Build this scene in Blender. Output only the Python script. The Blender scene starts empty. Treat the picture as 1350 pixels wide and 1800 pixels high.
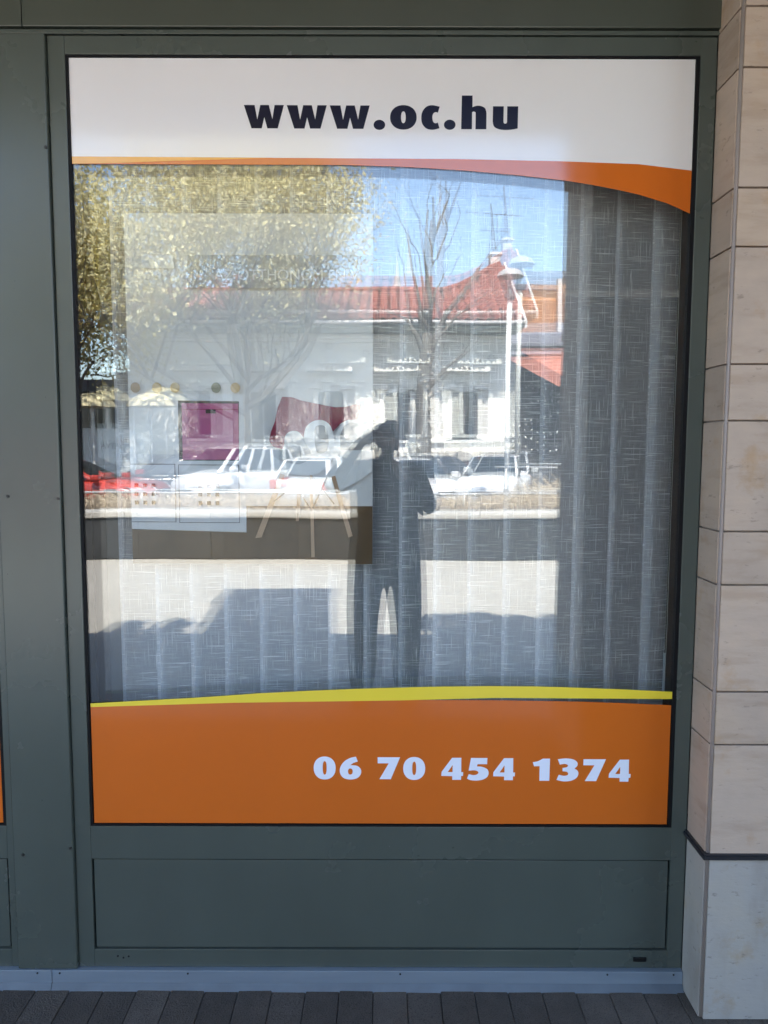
import bpy, bmesh, math, random
import numpy as np
from mathutils import Vector, Matrix
R = math.radians
S = bpy.context.scene
COL = S.collection

# ------------------------------------------------------------------ camera
cam = bpy.data.cameras.new('camera')
cam.sensor_width = 36
cam.lens = 25.8
cam.clip_start = 0.02
cam.clip_end = 2000
co = bpy.data.objects.new('camera', cam)
COL.objects.link(co)
co.matrix_world = Matrix.Translation((0, -2, 1.55)) @ Matrix.Rotation(R(90 - 4.95), 4, 'X') @ Matrix.Rotation(R(0.15), 4, 'Z')
S.camera = co
# ------------------------------------------------------------------ light
SUN_EL, SUN_AZ = 58, -5          # the sun stands behind the shop, a little to its right
w = bpy.data.worlds.new('World'); S.world = w; w.use_nodes = True
nt = w.node_tree
sky = nt.nodes.new('ShaderNodeTexSky'); sky.sky_type = 'NISHITA'; sky.sun_disc = False
sky.sun_elevation = R(SUN_EL); sky.sun_rotation = R(-SUN_AZ)
sky.air_density = 1.0; sky.dust_density = 1.4; sky.ozone_density = 1.0
nt.links.new(sky.outputs[0], nt.nodes['Background'].inputs[0])
nt.nodes['Background'].inputs[1].default_value = 0.15
sl = bpy.data.lights.new('sun', 'SUN'); sl.energy = 4.0; sl.angle = R(0.5); sl.color = (1, 0.95, 0.87)
so = bpy.data.objects.new('sun', sl); COL.objects.link(so)
sd = Vector((-math.sin(R(SUN_AZ)) * math.cos(R(SUN_EL)), math.cos(R(SUN_AZ)) * math.cos(R(SUN_EL)), math.sin(R(SUN_EL))))
so.rotation_euler = sd.to_track_quat('Z', 'Y').to_euler()
S.view_settings.view_transform = 'Standard'; S.view_settings.look = 'None'
S.view_settings.exposure = 2.85; S.view_settings.gamma = 1; S.view_settings.use_curve_mapping = False
S.cycles.max_bounces = 12; S.cycles.transparent_max_bounces = 24; S.cycles.glossy_bounces = 6
S.cycles.diffuse_bounces = 4; S.cycles.caustics_reflective = False; S.cycles.caustics_refractive = False
S.cycles.sample_clamp_indirect = 12

# ------------------------------------------------------------------ materials
def newmat(name):
    m = bpy.data.materials.new(name); m.use_nodes = True
    n = m.node_tree; n.nodes.clear()
    out = n.nodes.new('ShaderNodeOutputMaterial')
    return m, n, out
def node(n, t, **kw):
    x = n.nodes.new(t)
    for k, v in kw.items():
        if k in x.inputs: x.inputs[k].default_value = v
        else: setattr(x, k, v)
    return x
def mapped(n, scale, src='Generated'):
    g = n.nodes.new('ShaderNodeNewGeometry') if src == 'World' else n.nodes.new('ShaderNodeTexCoord')
    mp = n.nodes.new('ShaderNodeMapping'); mp.inputs['Scale'].default_value = scale
    n.links.new(g.outputs['Position'] if src == 'World' else g.outputs[src], mp.inputs[0])
    return mp.outputs[0]
def ramp(n, fac, stops):
    r = n.nodes.new('ShaderNodeValToRGB')
    e = r.color_ramp.elements
    while len(e) < len(stops): e.new(0.5)
    for i, (p, c) in enumerate(stops):
        e[i].position = p; e[i].color = (c[0], c[1], c[2], 1) if not isinstance(c, (int, float)) else (c, c, c, 1)
    n.links.new(fac, r.inputs[0]); return r.outputs[0]
def pmat(name, col, rough=0.6, metal=0, var=0.12, scale=3.0, stretch=(1, 1, 1), bump=0.0, bscale=60, spec=0.5, coat=0, detail=6, rvar=0.0, speck=0.0, objrand=0.0):
    """Principled with noisy colour, roughness and fine relief."""
    m, n, out = newmat(name)
    b = n.nodes.new('ShaderNodeBsdfPrincipled')
    b.inputs['Roughness'].default_value = rough; b.inputs['Metallic'].default_value = metal
    b.inputs['Specular IOR Level'].default_value = spec; b.inputs['Coat Weight'].default_value = coat
    v = mapped(n, (scale * stretch[0], scale * stretch[1], scale * stretch[2]), 'World')
    t = node(n, 'ShaderNodeTexNoise', Scale=1.0, Detail=float(detail), Roughness=0.6)
    n.links.new(v, t.inputs['Vector'])
    c = Vector(col)
    cur = ramp(n, t.outputs[0], [(0.25, tuple(c * (1 - var))), (0.55, tuple(c)), (0.8, tuple(c * (1 + var)))])
    if speck:
        t2 = node(n, 'ShaderNodeTexNoise', Scale=scale * 28, Detail=3.0)
        n.links.new(mapped(n, (1, 1, 1), 'World'), t2.inputs['Vector'])
        f = ramp(n, t2.outputs[0], [(0.36, 1 - speck), (0.46, 1.0)])
        mx = node(n, 'ShaderNodeMix', data_type='RGBA', blend_type='MULTIPLY'); mx.inputs['Factor'].default_value = 1
        n.links.new(cur, mx.inputs['A']); n.links.new(f, mx.inputs['B']); cur = mx.outputs['Result']
    if objrand:
        oi = n.nodes.new('ShaderNodeObjectInfo')
        f = ramp(n, oi.outputs['Random'], [(0, 1 - objrand), (1, 1 + objrand)])
        mx = node(n, 'ShaderNodeMix', data_type='RGBA', blend_type='MULTIPLY'); mx.inputs['Factor'].default_value = 1
        n.links.new(cur, mx.inputs['A']); n.links.new(f, mx.inputs['B']); cur = mx.outputs['Result']
    n.links.new(cur, b.inputs['Base Color'])
    if rvar:
        r = ramp(n, t.outputs[0], [(0.3, rough - rvar), (0.7, rough + rvar)])
        n.links.new(r, b.inputs['Roughness'])
    if bump:
        t3 = node(n, 'ShaderNodeTexNoise', Scale=float(bscale), Detail=4.0)
        n.links.new(mapped(n, (1, 1, 1), 'World'), t3.inputs['Vector'])
        bp = node(n, 'ShaderNodeBump', Strength=bump, Distance=0.004)
        n.links.new(t3.outputs[0], bp.inputs['Height']); n.links.new(bp.outputs[0], b.inputs['Normal'])
    n.links.new(b.outputs[0], out.inputs[0])
    return m
def glass_mat(name, f0=0.084, tint=(0.985, 0.995, 0.99), opacity=0.0):
    """thin sheet of glass: part mirrors, the rest lets straight through."""
    m, n, out = newmat(name)
    lw = node(n, 'ShaderNodeLayerWeight', Blend=0.5)
    p = node(n, 'ShaderNodeMath', operation='POWER'); p.inputs[1].default_value = 5
    n.links.new(lw.outputs['Facing'], p.inputs[0])
    q = node(n, 'ShaderNodeMath', operation='MULTIPLY_ADD'); q.inputs[1].default_value = 1 - f0; q.inputs[2].default_value = f0
    n.links.new(p.outputs[0], q.inputs[0])
    t = node(n, 'ShaderNodeBsdfTransparent'); t.inputs[0].default_value = (*tint, 1)
    g = node(n, 'ShaderNodeBsdfGlossy', Roughness=0.0)
    mx = n.nodes.new('ShaderNodeMixShader')
    n.links.new(q.outputs[0], mx.inputs[0]); n.links.new(t.outputs[0], mx.inputs[1]); n.links.new(g.outputs[0], mx.inputs[2])
    n.links.new(mx.outputs[0], out.inputs[0])
    return m
def linen_mat(LINEN_BASE=0.45):
    """open linen weave: slub threads over a thinner ground that lets some of the room through."""
    m, n, out = newmat('linen')
    tc = n.nodes.new('ShaderNodeTexCoord'); oi = n.nodes.new('ShaderNodeObjectInfo')
    off = node(n, 'ShaderNodeMath', operation='MULTIPLY'); off.inputs[1].default_value = 37.0
    n.links.new(oi.outputs['Random'], off.inputs[0])
    cmb = n.nodes.new('ShaderNodeCombineXYZ'); n.links.new(off.outputs[0], cmb.inputs[0]); n.links.new(off.outputs[0], cmb.inputs[2])
    add = node(n, 'ShaderNodeVectorMath', operation='ADD'); n.links.new(tc.outputs['Object'], add.inputs[0]); n.links.new(cmb.outputs[0], add.inputs[1])
    def thr(sx, sz, lo, hi, k):
        mp = n.nodes.new('ShaderNodeMapping'); mp.inputs['Scale'].default_value = (sx, 0.01, sz); mp.inputs['Location'].default_value = (k, 0, k * 2)
        n.links.new(add.outputs[0], mp.inputs[0])
        t = node(n, 'ShaderNodeTexNoise', Scale=1.0, Detail=1.5, Roughness=0.5)
        n.links.new(mp.outputs[0], t.inputs['Vector'])
        return ramp(n, t.outputs[0], [(lo, 0.0), (hi, 1.0)])
    hz = thr(10, 370, 0.60, 0.68, 1.0); hz2 = thr(14, 560, 0.5, 0.7, 5.0); vt = thr(400, 11, 0.62, 0.69, 9.0); vt2 = thr(600, 16, 0.5, 0.75, 2.0)
    def mm(a, b, op='MAXIMUM', k=None):
        x = node(n, 'ShaderNodeMath', operation=op)
        n.links.new(a, x.inputs[0])
        if b is None: x.inputs[1].default_value = k
        else: n.links.new(b, x.inputs[1])
        return x.outputs[0]
    big = mm(hz, mm(vt, None, 'MULTIPLY', 0.9)); small = mm(mm(hz2, vt2), None, 'MULTIPLY', 0.30)
    th = mm(big, small)
    fac = node(n, 'ShaderNodeMath', operation='MULTIPLY_ADD'); fac.inputs[1].default_value = 0.5; fac.inputs[2].default_value = LINEN_BASE
    n.links.new(th, fac.inputs[0])
    col = ramp(n, th, [(0, (0.78, 0.80, 0.85)), (0.5, (0.96, 0.97, 0.98)), (1, (0.97, 0.97, 0.98))])
    d = node(n, 'ShaderNodeBsdfDiffuse'); tl = node(n, 'ShaderNodeBsdfTranslucent')
    n.links.new(col, d.inputs[0]); n.links.new(col, tl.inputs[0])
    m1 = n.nodes.new('ShaderNodeMixShader'); m1.inputs[0].default_value = 0.2
    n.links.new(d.outputs[0], m1.inputs[1]); n.links.new(tl.outputs[0], m1.inputs[2])
    tr = n.nodes.new('ShaderNodeBsdfTransparent')
    m2 = n.nodes.new('ShaderNodeMixShader'); n.links.new(fac.outputs[0], m2.inputs[0]); n.links.new(tr.outputs[0], m2.inputs[1]); n.links.new(m1.outputs[0], m2.inputs[2])
    n.links.new(m2.outputs[0], out.inputs[0])
    return m
def flat(name, col, rough=0.5, spec=0.4, var=0.03, **k): return pmat(name, col, rough, spec=spec, var=var, **k)
M = {}
M['paint'] = pmat('frame_paint', (0.080, 0.094, 0.080), 0.27, var=0.07, scale=1.3, bump=0.03, bscale=220, rvar=0.03, spec=0.55)
M['paint_dark'] = pmat('panel_paint', (0.068, 0.078, 0.062), 0.30, var=0.07, scale=1.1, bump=0.03, bscale=220, rvar=0.03, spec=0.7)  # frame paint darkened for the shade under the canopy
def dirt(m, sc=210, lo=0.22, k=0.25):
    n = m.node_tree; b = next(x for x in n.nodes if x.type == 'BSDF_PRINCIPLED'); src = b.inputs['Base Color'].links[0].from_socket
    cur = src
    for sc_, lo_, w_, k_ in ((sc, lo, 0.03, k), (5, 0.25, 0.5, 0.88)):
        t = node(n, 'ShaderNodeTexNoise', Scale=float(sc_), Detail=3.0); n.links.new(mapped(n, (1, 1, 0.6), 'World'), t.inputs['Vector'])
        f = ramp(n, t.outputs[0], [(lo_, k_), (lo_ + w_, 1.0)])
        mx = node(n, 'ShaderNodeMix', data_type='RGBA', blend_type='MULTIPLY'); mx.inputs['Factor'].default_value = 1
        n.links.new(cur, mx.inputs['A']); n.links.new(f, mx.inputs['B']); cur = mx.outputs['Result']
    n.links.new(cur, b.inputs['Base Color'])
dirt(M['paint']); dirt(M['paint_dark'])
M['alu'] = pmat('anodised_strip', (0.25, 0.30, 0.35), 0.38, metal=0.3, var=0.12, scale=5, stretch=(0.4, 1, 3), rvar=0.06)
M['toe'] = pmat('toe_strip', (0.10, 0.125, 0.15), 0.5, var=0.2, scale=9)
M['black'] = pmat('black_rubber', (0.006, 0.006, 0.007), 0.6, spec=0.2)
M['screw'] = pmat('dark_screw', (0.03, 0.03, 0.03), 0.4, metal=0.6)
M['glass'] = glass_mat('window_glass')
M['white_vinyl'] = flat('white_vinyl', (0.80, 0.77, 0.755), 0.10, 0.9, bump=0.035, bscale=14)
M['orange_vinyl'] = flat('orange_vinyl', (0.63, 0.140, 0.015), 0.10, 0.9, bump=0.035, bscale=14)
M['light_orange_vinyl'] = flat('light_orange_vinyl', (0.80, 0.38, 0.06), 0.10, 0.9, bump=0.035, bscale=14)
M['yellow_vinyl'] = flat('yellow_vinyl', (0.83, 0.64, 0.05), 0.2, 0.5)
M['navy_vinyl'] = flat('navy_vinyl', (0.006, 0.006, 0.022), 0.25, 0.25)
M['letter_white'] = flat('letter_white', (0.80, 0.83, 0.93), 0.2, 0.5)
def stone(name, col, streak=(2.0, 2.0, 11.0), pits=0.3):
    m, n, out = newmat(name)
    b = node(n, 'ShaderNodeBsdfPrincipled', Roughness=0.72)
    b.inputs['Specular IOR Level'].default_value = 0.3
    tc = n.nodes.new('ShaderNodeNewGeometry'); oi = n.nodes.new('ShaderNodeObjectInfo')
    o = node(n, 'ShaderNodeVectorMath', operation='SCALE'); o.inputs[0].default_value = (17, 9, 23); n.links.new(oi.outputs['Random'], o.inputs['Scale'])
    ad = node(n, 'ShaderNodeVectorMath', operation='ADD'); n.links.new(tc.outputs['Position'], ad.inputs[0]); n.links.new(o.outputs[0], ad.inputs[1])
    def nz(scl, sc, det, st):
        mp = n.nodes.new('ShaderNodeMapping'); mp.inputs['Scale'].default_value = scl
        n.links.new(ad.outputs[0], mp.inputs[0])
        t = node(n, 'ShaderNodeTexNoise', Scale=sc, Detail=det, Roughness=0.62); n.links.new(mp.outputs[0], t.inputs['Vector'])
        return ramp(n, t.outputs[0], st), t
    c = Vector(col)
    a, _ = nz((1, 1, 1), 3.0, 5.0, [(0.3, tuple(c * 0.86)), (0.5, tuple(c)), (0.72, (c[0] * 1.1, c[1] * 1.06, c[2] * 0.98))])
    bnd, _ = nz(streak, 2.2, 7.0, [(0.34, (0.88, 0.85, 0.81)), (0.5, (1, 1, 1)), (0.75, (1.07, 1.06, 1.05))])
    pt, pn = nz((14, 14, 34), 2.0, 5.0, [(0.30, 1 - pits), (0.37, 1.0)])
    st, _ = nz((5, 5, 5), 1.4, 6.0, [(0.30, (0.93, 0.82, 0.66)), (0.42, (1, 1, 1))])
    cur = a
    for x in (bnd, pt, st):
        mx = node(n, 'ShaderNodeMix', data_type='RGBA', blend_type='MULTIPLY'); mx.inputs['Factor'].default_value = 1
        n.links.new(cur, mx.inputs['A']); n.links.new(x, mx.inputs['B']); cur = mx.outputs['Result']
    vr = ramp(n, oi.outputs['Random'], [(0, 0.93), (1, 1.06)])
    mx = node(n, 'ShaderNodeMix', data_type='RGBA', blend_type='MULTIPLY'); mx.inputs['Factor'].default_value = 1
    n.links.new(cur, mx.inputs['A']); n.links.new(vr, mx.inputs['B'])
    n.links.new(mx.outputs['Result'], b.inputs['Base Color'])
    bp = node(n, 'ShaderNodeBump', Strength=0.35, Distance=0.003); n.links.new(pn.outputs[0], bp.inputs['Height']); n.links.new(bp.outputs[0], b.inputs['Normal'])
    n.links.new(b.outputs[0], out.inputs[0]); return m
M['stone'] = stone('travertine', (0.49, 0.378, 0.298))
M['stone_base'] = stone('limestone_base', (0.39, 0.365, 0.335), (3, 3, 1.0), 0.35)
M['grout'] = pmat('grout', (0.36, 0.31, 0.28), 0.9)
M['corner_bead'] = pmat('corner_bead', (0.36, 0.30, 0.27), 0.5)
M['ledge'] = pmat('dark_ledge', (0.03, 0.03, 0.034), 0.35, var=0.2)
M['paver'] = pmat('dark_paver', (0.10, 0.084, 0.070), 0.9, var=0.22, scale=14, bump=0.9, bscale=200, speck=0.6, objrand=0.25)
M['joint'] = pmat('joint_sand', (0.02, 0.018, 0.016), 0.95, var=0.3, scale=60)
M['render'] = pmat('plaster', (0.30, 0.30, 0.28), 0.9)
M['soffit'] = pmat('soffit', (0.17, 0.115, 0.05), 0.85)
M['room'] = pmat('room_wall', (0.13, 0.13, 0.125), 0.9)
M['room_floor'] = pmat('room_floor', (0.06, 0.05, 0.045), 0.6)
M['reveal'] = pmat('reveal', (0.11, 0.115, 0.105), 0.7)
M['linen'] = linen_mat(0.44); M['linen_hem'] = linen_mat(0.66)
M['plastic'] = pmat('white_plastic', (0.6, 0.62, 0.62), 0.4)
M['chain'] = pmat('bead_chain', (0.65, 0.65, 0.62), 0.4)
M['pave'] = pmat('pale_paving', (0.345, 0.325, 0.285), 0.9, var=0.10, scale=0.7, bump=0.5, bscale=60, speck=0.12)
M['asphalt'] = pmat('asphalt', (0.055, 0.055, 0.055), 0.9, var=0.2, scale=0.8, bump=0.5, bscale=80)
M['kerb'] = pmat('kerb_stone', (0.40, 0.38, 0.34), 0.85, var=0.15, scale=6, bump=0.6, bscale=50, objrand=0.1)
M['basalt'] = pmat('basalt_cladding', (0.031, 0.033, 0.034), 0.7, var=0.25, scale=3, bump=0.3, objrand=0.2)
M['earth'] = pmat('planter_earth', (0.09, 0.065, 0.045), 0.95, var=0.4, scale=14, bump=1, bscale=50)
M['straw'] = pmat('dry_twigs', (0.52, 0.43, 0.31), 0.8, var=0.4, scale=20)
M['rail'] = pmat('steel_rail', (0.62, 0.62, 0.60), 0.3, metal=0.4)
M['facade'] = pmat('cream_plaster', (0.76, 0.735, 0.68), 0.9, var=0.05, scale=0.9, bump=0.3, bscale=40)
M['stucco'] = pmat('white_stucco', (0.86, 0.84, 0.78), 0.85, var=0.05, scale=2)
M['stucco_dark'] = pmat('eaves_green', (0.22, 0.25, 0.22), 0.7)
M['plinth'] = pmat('plinth_stone', (0.55, 0.51, 0.44), 0.9, var=0.15, scale=5, bump=0.8, bscale=25, objrand=0.12)
M['brick_low'] = pmat('plinth_brick', (0.24, 0.11, 0.09), 0.9, var=0.2, scale=4)
M['win_dark'] = pmat('dark_pane', (0.02, 0.024, 0.03), 0.08, spec=0.7)
M['win_frame'] = pmat('window_joinery', (0.13, 0.12, 0.12), 0.5)
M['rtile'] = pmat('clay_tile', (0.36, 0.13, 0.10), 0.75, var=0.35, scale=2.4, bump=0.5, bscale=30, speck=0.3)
M['rtile2'] = pmat('bright_clay_tile', (0.36, 0.13, 0.09), 0.8, var=0.2, scale=3)
M['verge'] = pmat('verge_mortar', (0.70, 0.66, 0.64), 0.85)
M['chimney'] = pmat('chimney_render', (0.66, 0.64, 0.62), 0.85, var=0.1, scale=4)
M['metal_dark'] = pmat('weathered_metal', (0.14, 0.13, 0.13), 0.5, metal=0.4)
M['orange_wall'] = pmat('orange_wall', (0.60, 0.30, 0.13), 0.85, var=0.1, scale=1.5)
M['orange_groove'] = pmat('orange_groove', (0.30, 0.14, 0.07), 0.9)
M['slate'] = pmat('slate_grey', (0.16, 0.16, 0.19), 0.8, var=0.15, scale=3)
M['darkwall'] = pmat('dark_wall', (0.045, 0.045, 0.05), 0.8, var=0.2, scale=2)
M['bulb'] = pmat('white_globe', (0.8, 0.8, 0.78), 0.4)
M['bark'] = pmat('grey_bark', (0.13, 0.115, 0.098), 0.9, var=0.35, scale=7, stretch=(1, 1, 0.4), bump=1.0, bscale=28)
M['bark_dark'] = pmat('dark_bark', (0.115, 0.10, 0.08), 0.9, var=0.35, scale=7, stretch=(1, 1, 0.4), bump=1.0, bscale=28)
M['bark_pale'] = pmat('pale_bark', (0.32, 0.29, 0.25), 0.9, var=0.35, scale=5, stretch=(1, 1, 0.4), bump=1.0, bscale=28)
M['pole'] = pmat('white_pole', (0.75, 0.74, 0.70), 0.35)
M['lampcap'] = pmat('lamp_cap', (0.50, 0.52, 0.52), 0.4)
M['lampglass'] = glass_mat('lamp_diffuser', 0.12, (0.80, 0.84, 0.86))
M['concrete'] = pmat('grey_concrete', (0.36, 0.34, 0.30), 0.9)
M['tyre'] = pmat('tyre', (0.015, 0.015, 0.015), 0.8)
M['rim'] = pmat('alloy', (0.45, 0.45, 0.46), 0.3, metal=0.8)
M['carglass'] = pmat('car_glass', (0.02, 0.026, 0.03), 0.04, spec=0.9)
M['car_white'] = pmat('white_car_paint', (0.66, 0.66, 0.66), 0.22, var=0.02, coat=0.6)
M['car_red'] = pmat('red_car_paint', (0.46, 0.05, 0.035), 0.22, var=0.03, coat=0.6)
M['car_dark'] = pmat('dark_car_paint', (0.035, 0.04, 0.05), 0.2, var=0.03, coat=0.7)
M['car_blue'] = pmat('grey_blue_car_paint', (0.10, 0.12, 0.15), 0.22, var=0.03, coat=0.6)
M['car_trim'] = pmat('car_trim', (0.02, 0.02, 0.02), 0.5)
M['headlight'] = pmat('headlight', (0.55, 0.57, 0.6), 0.1, metal=0.4)
M['taillight'] = pmat('taillight', (0.5, 0.02, 0.015), 0.15)
M['plate'] = pmat('number_plate', (0.7, 0.7, 0.7), 0.4)
M['jacket'] = pmat('dark_jacket', (0.014, 0.015, 0.019), 0.85, bump=0.4, bscale=90)
M['trousers'] = pmat('dark_trousers', (0.016, 0.018, 0.025), 0.9, bump=0.4, bscale=120)
M['shoes'] = pmat('black_shoes', (0.01, 0.01, 0.01), 0.5)
M['skin'] = pmat('skin', (0.36, 0.21, 0.15), 0.55, var=0.06, scale=12)
M['hair'] = pmat('dark_hair', (0.03, 0.022, 0.018), 0.6, var=0.3, scale=50, stretch=(1, 1, 0.2))
M['phone'] = pmat('black_phone', (0.01, 0.01, 0.012), 0.15)
M['parasol'] = pmat('parasol_canvas', (0.66, 0.58, 0.36), 0.85)
M['pv_glass'] = pmat('shop_glass_dark', (0.05, 0.055, 0.06), 0.15, spec=0.6)
M['sign_white'] = pmat('sign_panel_white', (0.60, 0.62, 0.60), 0.6)
M['hedge'] = pmat('hedge_leaf', (0.05, 0.075, 0.025), 0.8, var=0.4, scale=12)
# poster inks
for k, c in dict(p_wall=(0.79, 0.785, 0.785), p_cab=(0.80, 0.82, 0.86), p_black=(0.015, 0.012, 0.012), p_box=(0.55, 0.12, 0.29), p_maroon=(0.28, 0.012, 0.05),
                 p_shell=(0.93, 0.93, 0.93), p_shell2=(0.44, 0.44, 0.44), p_wood=(0.58, 0.38, 0.24), p_band=(0.52, 0.52, 0.52), p_grey=(0.30, 0.31, 0.33), p_line=(0.07, 0.07, 0.075),
                 p_ball0=(0.38, 0.27, 0.17), p_ball1=(0.66, 0.48, 0.25), p_ball2=(0.23, 0.23, 0.15), p_rabbit=(0.62, 0.63, 0.64)).items():
    M[k] = flat(k, c, 0.55, 0.25)
M['p_floor'] = pmat('p_floor', (0.15, 0.092, 0.045), 0.5, var=0.35, scale=6, stretch=(1, 1, 0.5), spec=0.3)

def furrows(m, pitch, y0, dy):  # dark dirt along tile troughs and courses, also standing in for self-shadow
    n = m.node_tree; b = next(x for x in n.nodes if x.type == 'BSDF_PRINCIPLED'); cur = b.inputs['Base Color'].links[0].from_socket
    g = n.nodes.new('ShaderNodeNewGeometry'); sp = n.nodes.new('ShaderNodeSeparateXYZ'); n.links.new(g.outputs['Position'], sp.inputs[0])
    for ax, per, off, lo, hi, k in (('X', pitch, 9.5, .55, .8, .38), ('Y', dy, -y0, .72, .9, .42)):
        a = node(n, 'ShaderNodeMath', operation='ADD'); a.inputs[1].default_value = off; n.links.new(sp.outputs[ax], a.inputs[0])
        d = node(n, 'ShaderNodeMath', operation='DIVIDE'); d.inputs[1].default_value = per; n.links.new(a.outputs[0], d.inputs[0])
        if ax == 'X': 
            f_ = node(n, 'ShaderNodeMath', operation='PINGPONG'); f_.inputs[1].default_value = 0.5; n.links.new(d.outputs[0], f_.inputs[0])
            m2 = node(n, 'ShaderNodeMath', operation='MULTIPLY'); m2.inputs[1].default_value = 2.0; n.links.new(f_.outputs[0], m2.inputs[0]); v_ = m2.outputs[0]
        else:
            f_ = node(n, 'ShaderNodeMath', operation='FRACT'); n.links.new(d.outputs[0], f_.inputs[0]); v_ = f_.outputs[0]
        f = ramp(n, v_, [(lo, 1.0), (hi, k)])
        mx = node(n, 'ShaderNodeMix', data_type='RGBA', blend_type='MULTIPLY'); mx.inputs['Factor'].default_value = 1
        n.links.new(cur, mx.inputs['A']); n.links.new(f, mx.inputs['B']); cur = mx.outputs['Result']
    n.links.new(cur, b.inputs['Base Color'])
def leafmat(name, stops, scale=2.5):
    m, n, out = newmat(name)
    t = node(n, 'ShaderNodeTexNoise', Scale=scale, Detail=8.0, Roughness=0.8)
    n.links.new(mapped(n, (1, 1, 1), 'World'), t.inputs['Vector'])
    c = ramp(n, t.outputs[0], stops)
    d = node(n, 'ShaderNodeBsdfDiffuse'); tl = node(n, 'ShaderNodeBsdfTranslucent')
    n.links.new(c, d.inputs[0]); n.links.new(c, tl.inputs[0])
    mx = n.nodes.new('ShaderNodeMixShader'); mx.inputs[0].default_value = 0.35
    n.links.new(d.outputs[0], mx.inputs[1]); n.links.new(tl.outputs[0], mx.inputs[2]); n.links.new(mx.outputs[0], out.inputs[0])
    return m
M['leaf'] = leafmat('young_leaves', [(0.3, (0.38, 0.33, 0.14)), (0.5, (0.64, 0.57, 0.31)), (0.7, (0.80, 0.75, 0.52))])
M['leaf2'] = leafmat('green_leaves', [(0.3, (0.20, 0.17, 0.05)), (0.5, (0.48, 0.41, 0.15)), (0.7, (0.68, 0.59, 0.30))])

# ------------------------------------------------------------------ mesh helpers
ORG = {}
def tag(o, label=None, cat=None, group=None, kind=None):
    if label: o['label'] = label
    if cat: o['category'] = cat
    if group: o['group'] = group
    if kind: o['kind'] = kind
    return o
def thing(name, loc, label, cat, group=None, rz=0.0):
    o = bpy.data.objects.new(name, None); COL.objects.link(o); o.location = loc; o.rotation_euler = (0, 0, rz)
    o.empty_display_size = 0.1
    ORG[o.name] = Vector(loc); return tag(o, label, cat, group)
class MB:
    """collects shapes in world metres (or local ones when the parent stands at 0,0,0)."""
    def __init__(s): s.v = []; s.f = []; s.m = []
    def add(s, vs, fs, mi=0):
        b = len(s.v); s.v += [tuple(p) for p in vs]; s.f += [tuple(b + i for i in f) for f in fs]; s.m += [mi] * len(fs); return s
    def box(s, x0, x1, y0, y1, z0, z1, mi=0):
        return s.add([(x0, y0, z0), (x1, y0, z0), (x1, y1, z0), (x0, y1, z0), (x0, y0, z1), (x1, y0, z1), (x1, y1, z1), (x0, y1, z1)],
                     [(0, 3, 2, 1), (4, 5, 6, 7), (0, 1, 5, 4), (1, 2, 6, 5), (2, 3, 7, 6), (3, 0, 4, 7)], mi)
    def prism(s, poly, y0, y1, mi=0):
        """poly: outline in x,z; pushed from y0 (towards the street) to y1."""
        n = len(poly)
        ar = sum(poly[i][0] * poly[(i + 1) % n][1] - poly[(i + 1) % n][0] * poly[i][1] for i in range(n))
        if ar < 0: poly = poly[::-1]
        vs = [(x, y0, z) for x, z in poly] + [(x, y1, z) for x, z in poly]
        fs = [tuple(range(n)), tuple(range(2 * n - 1, n - 1, -1))] + [(i, i + n, (i + 1) % n + n, (i + 1) % n) for i in range(n)]
        return s.add(vs, fs, mi)
    def tube(s, pts, rad, k=8, mi=0, cap=True):
        pts = [Vector(p) for p in pts]; rad = rad if isinstance(rad, (list, tuple)) else [rad] * len(pts)
        vs = []; fs = []; up = Vector((0.31, 0.17, 0.93)).normalized()
        for i, p in enumerate(pts):
            t = (pts[min(i + 1, len(pts) - 1)] - pts[max(i - 1, 0)]).normalized()
            a = t.cross(up)
            if a.length < 1e-3: a = t.cross(Vector((1, 0, 0)))
            a.normalize(); b = t.cross(a)
            for j in range(k):
                an = 2 * math.pi * j / k; vs.append(p + (a * math.cos(an) + b * math.sin(an)) * rad[i])
        for i in range(len(pts) - 1):
            for j in range(k):
                fs.append((i * k + j, i * k + (j + 1) % k, (i + 1) * k + (j + 1) % k, (i + 1) * k + j))
        if cap: fs += [tuple(range(k))[::-1], tuple(range((len(pts) - 1) * k, len(pts) * k))]
        return s.add(vs, fs, mi)
    def lathe(s, c, prof, k=20, mi=0):
        vs = []; fs = []
        for r, z in prof:
            for j in range(k):
                a = 2 * math.pi * j / k; vs.append((c[0] + r * math.cos(a), c[1] + r * math.sin(a), c[2] + z))
        for i in range(len(prof) - 1):
            for j in range(k): fs.append((i * k + j, i * k + (j + 1) % k, (i + 1) * k + (j + 1) % k, (i + 1) * k + j))
        return s.add(vs, fs, mi)
    def build(s, name, mat, parent=None, bevel=0, smooth=False, seg=2):
        off = ORG.get(parent.name, Vector()) if parent else Vector()
        me = bpy.data.meshes.new(name)
        me.from_pydata([(x - off.x, y - off.y, z - off.z) for x, y, z in s.v], [], s.f)
        mats = mat if isinstance(mat, (list, tuple)) else [mat]
        for q in mats: me.materials.append(M[q] if isinstance(q, str) else q)
        if len(mats) > 1: me.polygons.foreach_set('material_index', s.m)
        if smooth: me.polygons.foreach_set('use_smooth', [True] * len(me.polygons))
        me.update()
        o = bpy.data.objects.new(name, me); COL.objects.link(o)
        if parent: o.parent = parent; ORG[o.name] = off
        if bevel:
            b = o.modifiers.new('bevel', 'BEVEL'); b.width = bevel; b.segments = seg; b.limit_method = 'ANGLE'; b.angle_limit = R(40)
        return o
def copy_tree(o, parent=None):
    c = o.copy(); COL.objects.link(c)
    if parent: c.parent = parent
    for ch in list(o.children): copy_tree(ch, c)
    return c
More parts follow.
